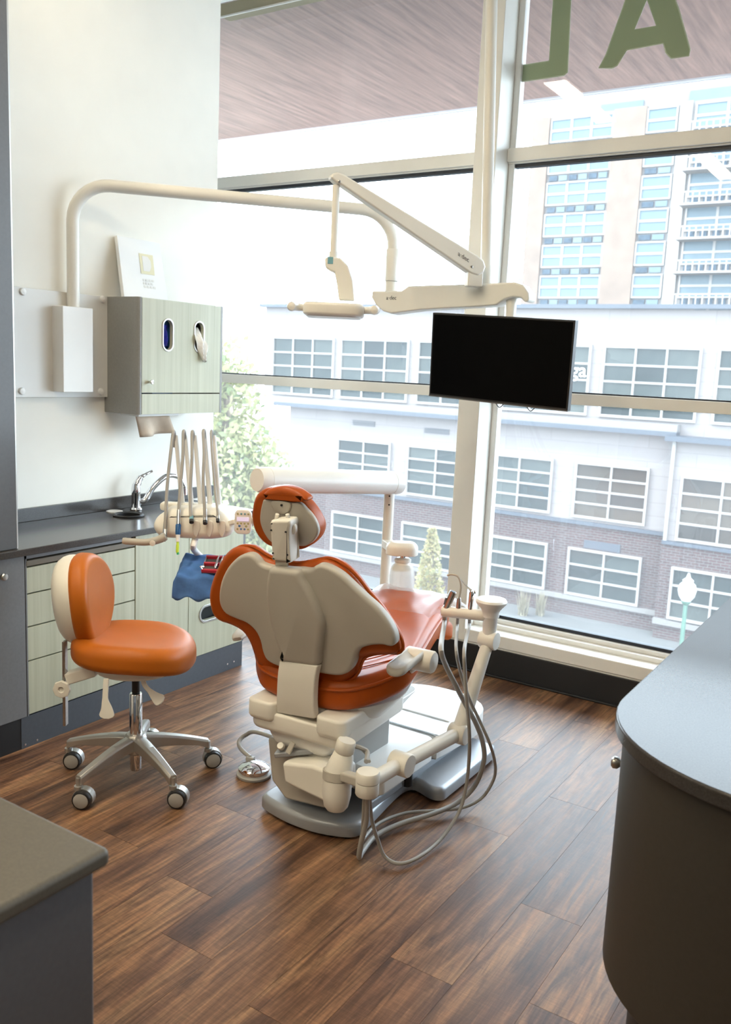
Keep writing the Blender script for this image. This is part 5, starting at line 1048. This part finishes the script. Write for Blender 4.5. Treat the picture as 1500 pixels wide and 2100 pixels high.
MB().grid(cloth, 36, 36).build('blue_cloth', M['blue'], solid=0.0012, angle=180, label='crumpled blue sterile cloth draped over the tray', cat='cloth')
ic = Tc + rr_*0.05 + tf_*0.012 + tu_*0.008
cs_ = empty('instrument_cassette', ic, 'red-railed steel instrument cassette on the blue cloth', 'instrument cassette')
MB().obox(ic+tu_*0.003, rr_, tf_, tu_, 0.15, 0.125, 0.003).build('mesh_floor', M['logo'], cs_)
for t_ in (-0.058, 0.0, 0.058): MB().obox(ic+tf_*t_+tu_*0.012, rr_, tf_, tu_, 0.15, 0.012, 0.014).build('rail', M['red'], cs_, bevel=0.002)
for s_ in (-0.074, 0.074): MB().tube([ic+rr_*s_+tf_*-0.06+tu_*0.012, ic+rr_*s_+tf_*0.06+tu_*0.012], 0.003, 8).build('side_bar', M['steel'], cs_)
MB().tube(crom([ic-rr_*0.07+tf_*0.062+tu_*0.02, ic-rr_*0.078+tf_*0.066+tu_*0.035, ic-rr_*0.062+tf_*0.066+tu_*0.035], 4), 0.0025, 6).build('latch', M['chrome'], cs_)
for k_, lb in enumerate(('leftmost', 'second', 'third', 'rightmost')):
    b_ = ic + rr_*(-0.02+0.018*k_) + tu_*0.022
    MB().tube([b_-tf_*0.06, b_-tf_*0.045, b_-tf_*0.02, b_+tf_*0.045, b_+tf_*0.05], [0.0015, 0.003, 0.0052, 0.0052, 0.002], 8).build('hand_instrument', M['chrome'], label='%s slim steel hand instrument in the red cassette' % lb, cat='instrument', group='hand instruments in the cassette')
mq = ic + rr_*0.06 - tf_*0.06 + tu_*0.026
MB().lathe([(0.016, 0), (0.017, 0.002), (0.015, 0.004), (0, 0.004)], mq, (0.2, -0.2, 1), 16).tube([mq, mq+tf_*0.09-tu_*0.004], 0.0025, 6).build('mouth_mirror', M['white'], label='small round mouth mirror lying across the red cassette', cat='mirror')
# ================================================================== assistant arm on the right of the chair
D1 = onZ(755, 1585, 0.37); K1 = onZ(823, 1566, 0.335); K2 = onZ(941, 1504, 0.335)
aa = empty('assistant_arm', (D1.x, D1.y, 0.1), 'jointed white assistant arm with an instrument holder, right of the dental chair', 'instrument arm')
pb_ = onY(690, 1640, 2.36); pm_ = onY(693, 1590, 2.37); pq_ = onY(712, 1518, 2.385)
MB().lathe([(0.030, -0.035), (0.042, -0.02), (0.050, 0.02), (0.050, (pm_-pb_).length-0.012)], pb_, pm_-pb_, 24).build('pivot_base', M['chairwhite'], aa)
MB().tube([pm_-(pm_-pb_).normalized()*0.01, pm_+(pm_-pb_).normalized()*0.02], 0.052, 24).build('pivot_ring', M['shell'], aa)
dq = (pq_-pm_).normalized()
MB().tube([pm_+dq*0.01, pm_+dq*0.03, pq_-dq*0.05, pq_-dq*0.045, pq_-dq*0.04, pq_-dq*0.008, pq_], [0.048, 0.046, 0.034, 0.030, 0.034, 0.034, 0.030], 24).build('pivot_post', M['chairwhite'], aa)
for k_ in range(2):
    h0 = pq_-dq*0.02+rr_*0.03
    MB().tube(crom([h0, h0+rr_*0.02-UP*0.005, h0+rr_*0.045-UP*(0.02+0.01*k_), onZ(752+6*k_, 1556, 0.38)-UP*0.01], 5), 0.0055+0.003*(1-k_), 8).build('stub_hose', M['hose'], aa)
MB().bar(pm_+UP*0.005, D1-UP*0.035, 0.04, 0.034).build('pivot_bracket', M['shell'], aa, bevel=0.008)
MB().lathe([(0.0065, 0), (0.0065, 0.004), (0, 0.005)], (pm_*0.45+D1*0.55)-UP*0.02+ff*0.02, ff, 10).build('bracket_bolt', M['steel'], aa)
MB().lathe([(0.036, -0.075), (0.039, -0.07), (0.039, -0.032), (0.0385, -0.030)], D1, n=28).lathe([(0.0375, -0.029), (0.0395, -0.027), (0.0395, 0.0), (0.036, 0.006), (0, 0.008)], D1, n=28).build('swivel_drum', M['chairwhite'], aa)
def knuckle(c, r, w_, nm, ax=(1, 0, 0)): MB().lathe([(r*0.9, -w_), (r, -w_+0.005), (r, w_-0.004), (r*0.93, w_), (0, w_+0.002)], c, ax, 28).build(nm, M['chairwhite'], aa)
MB().tube([D1-UP*0.035, K1], 0.026, 18).build('lower_arm', M['chairwhite'], aa); knuckle(K1, 0.041, 0.036, 'knuckle')
MB().tube([K1, K2], 0.026, 18).build('lower_arm', M['chairwhite'], aa); knuckle(K2, 0.038, 0.034, 'knuckle')
XA = K2.x + 0.02
K3 = onX(1003, 1312, XA)
MB().tube([K2, K3], [0.030, 0.023], 18).build('upper_arm', M['chairwhite'], aa); knuckle(K3, 0.036, 0.033, 'knuckle')
T1 = onX(1004, 1265, XA); T2 = onX(1010, 1236, XA)
T1.x = T2.x = K3.x; T1.y = T2.y = K3.y
MB().lathe([(0.026, K3.z+0.025-T1.z), (0.028, -0.005), (0.032, 0.0), (0.033, 0.03)], T1, n=24).lathe([(0.033, 0.0), (0.033, T2.z-T1.z-0.035), (0.036, T2.z-T1.z-0.025), (0.058, T2.z-T1.z), (0.060, T2.z-T1.z+0.008), (0.055, T2.z-T1.z+0.016), (0.0, T2.z-T1.z+0.019)], T1, n=28).build('top_cap', M['white'], aa)
Hb = onP(905, 1273, T1, (V((T1.x, T1.y, 0))-EYE).normalized()*0 + V((0.33, -0.94, 0)).normalized())
Hb.z = T1.z - 0.0
hd_ = (Hb-T1).normalized(); Hl = (Hb-T1).length
MB().tube([T1, T1+hd_*(Hl-0.008), T1+hd_*Hl], [0.0215, 0.0215, 0.017], 18).build('holder_bar', M['chairwhite'], aa)
MB().lathe([(0.008, 0), (0.008, 0.003), (0, 0.003)], T1+hd_*Hl, hd_, 12).build('bar_plug', M['shell'], aa)
def hose(pts, r, nm, parent): MB().tube(crom(pts, 7), r, 10).build(nm, M['hose'], parent)
def H3(l): return [onZ(u, v, z) for u, v, z in l]
zh = T1.z
def on_bar(f): return T1 + hd_*Hl*f
i1 = empty('suction_valve', on_bar(0.93), 'short copper-tinted suction valve at the end of the holder bar', 'suction valve', 'instruments in the assistant holder')
q = on_bar(0.93); v1 = V((0.30, 0.1, 0.95)).normalized()
MB().tube([q+v1*0.015, q+v1*0.03, q+v1*0.075, q+v1*0.085], [0.015, 0.013, 0.0145, 0.0135], 16).build('valve_body', M['steel'], i1)
MB().tube([q+v1*0.084, q+v1*0.0865], 0.0105, 14).build('bore', M['darkplastic'], i1)
MB().bar(q+v1*0.03-rr_*0.014, q+v1*0.06-rr_*0.017, 0.012, 0.006).build('lever', M['chrome'], i1, bevel=0.001)
hose([q-UP*0.015, q-UP*0.05] + H3([(905,1330,0.72),(915,1365,0.64),(935,1405,0.56),(953,1440,0.48),(975,1480,0.40),(990,1520,0.31),(993,1560,0.22),(975,1610,0.10),(940,1645,0.04),(890,1668,0.03),(820,1690,0.025),(770,1715,0.022),(745,1745,0.022),(737,1757,0.03),(742,1725,0.10),(752,1680,0.19)]) + [D1-UP*0.072], 0.0095, 'hose', i1)
i2 = empty('saliva_ejector', on_bar(0.66), 'thin bent saliva ejector tube in the middle of the holder bar', 'saliva ejector', 'instruments in the assistant holder')
q = on_bar(0.66)
MB().tube([q+UP*0.01, q+UP*0.03, q+UP*0.055, q+UP*0.06], [0.012, 0.010, 0.008, 0.006], 12).build('valve_body', M['steel'], i2)
MB().tube(crom([q+UP*0.055, onY(946, 1205, q.y), onY(944, 1190, q.y), onY(938, 1181, q.y), onY(926, 1178, q.y), onY(918, 1180, q.y)], 5), 0.0042, 8).build('bent_tube', M['shell'], i2)
hose([q-UP*0.015, q-UP*0.06] + H3([(936,1330,0.71),(944,1375,0.62),(962,1430,0.51),(985,1480,0.41),(1003,1520,0.33),(1015,1560,0.23),(1014,1595,0.14),(990,1635,0.05),(950,1656,0.025),(900,1662,0.025),(830,1668,0.022),(775,1690,0.022),(745,1722,0.022),(738,1738,0.035),(744,1700,0.14)]) + [D1-UP*0.072-rr_*0.008], 0.0062, 'hose', i2)
i3 = empty('air_water_syringe', on_bar(0.42), 'chrome air water syringe standing near the cap of the holder bar', 'syringe', 'instruments in the assistant holder')
q = on_bar(0.42); e3 = onY(968, 1212, q.y)
MB().tube([q+UP*0.01, q+(e3-q)*0.5, e3-(e3-q)*0.06, e3], [0.0095, 0.0105, 0.0105, 0.008], 14).build('body', M['chrome'], i3)
MB().lathe([(0.006, 0), (0.007, 0.008), (0.005, 0.01)], e3-UP*0.004+rr_*0.006, rr_, 10).build('button', M['steel'], i3)
MB().tube([e3, onY(958, 1203, q.y), onY(944, 1187, q.y)], [0.005, 0.003, 0.002], 8).build('nozzle', M['steel'], i3)
hose([q-UP*0.015, q-UP*0.05] + H3([(953,1330,0.73),(954,1380,0.65),(958,1440,0.54),(963,1500,0.42),(963,1550,0.31),(957,1610,0.18),(942,1665,0.08),(905,1720,0.025),(860,1757,0.018),(820,1771,0.018),(790,1757,0.03),(775,1722,0.09),(763,1680,0.17)]) + [D1-UP*0.072+rr_*0.008], 0.0066, 'hose', i3)
# ================================================================== foot control
fp = onZ(521, 1590, 0.0)
fc = empty('foot_control', fp, 'chrome dome foot control on the floor left of the chair base', 'foot control')
MB().lathe([(0.068, 0.0), (0.071, 0.004), (0.071, 0.012), (0.066, 0.016), (0.0, 0.016)], fp, n=36).build('base_ring', M['hose'], fc)
MB().lathe([(0.060, 0.016), (0.060, 0.024), (0.064, 0.026), (0.064, 0.036), (0.050, 0.046), (0.025, 0.053), (0.0, 0.055)], fp, n=40).build('dome', M['chrome'], fc)
jn = fp + V((-0.05, 0.035, 0.03))
MB().obox(jn+V((0,0,0.012)), (1,0.3,0), (-0.3,1,0), (0,0,1), 0.035, 0.022, 0.026).build('hose_joint', M['hose'], fc, bevel=0.004)
MB().tube(crom([jn+UP*0.02, onY(494, 1535, jn.y+0.02), onY(491, 1520, jn.y+0.05), onY(505, 1507, jn.y+0.08), onY(530, 1502, jn.y+0.06), V((-1.93, 2.62, 0.2))], 6), 0.009, 10).build('hose', M['hose'], fc)
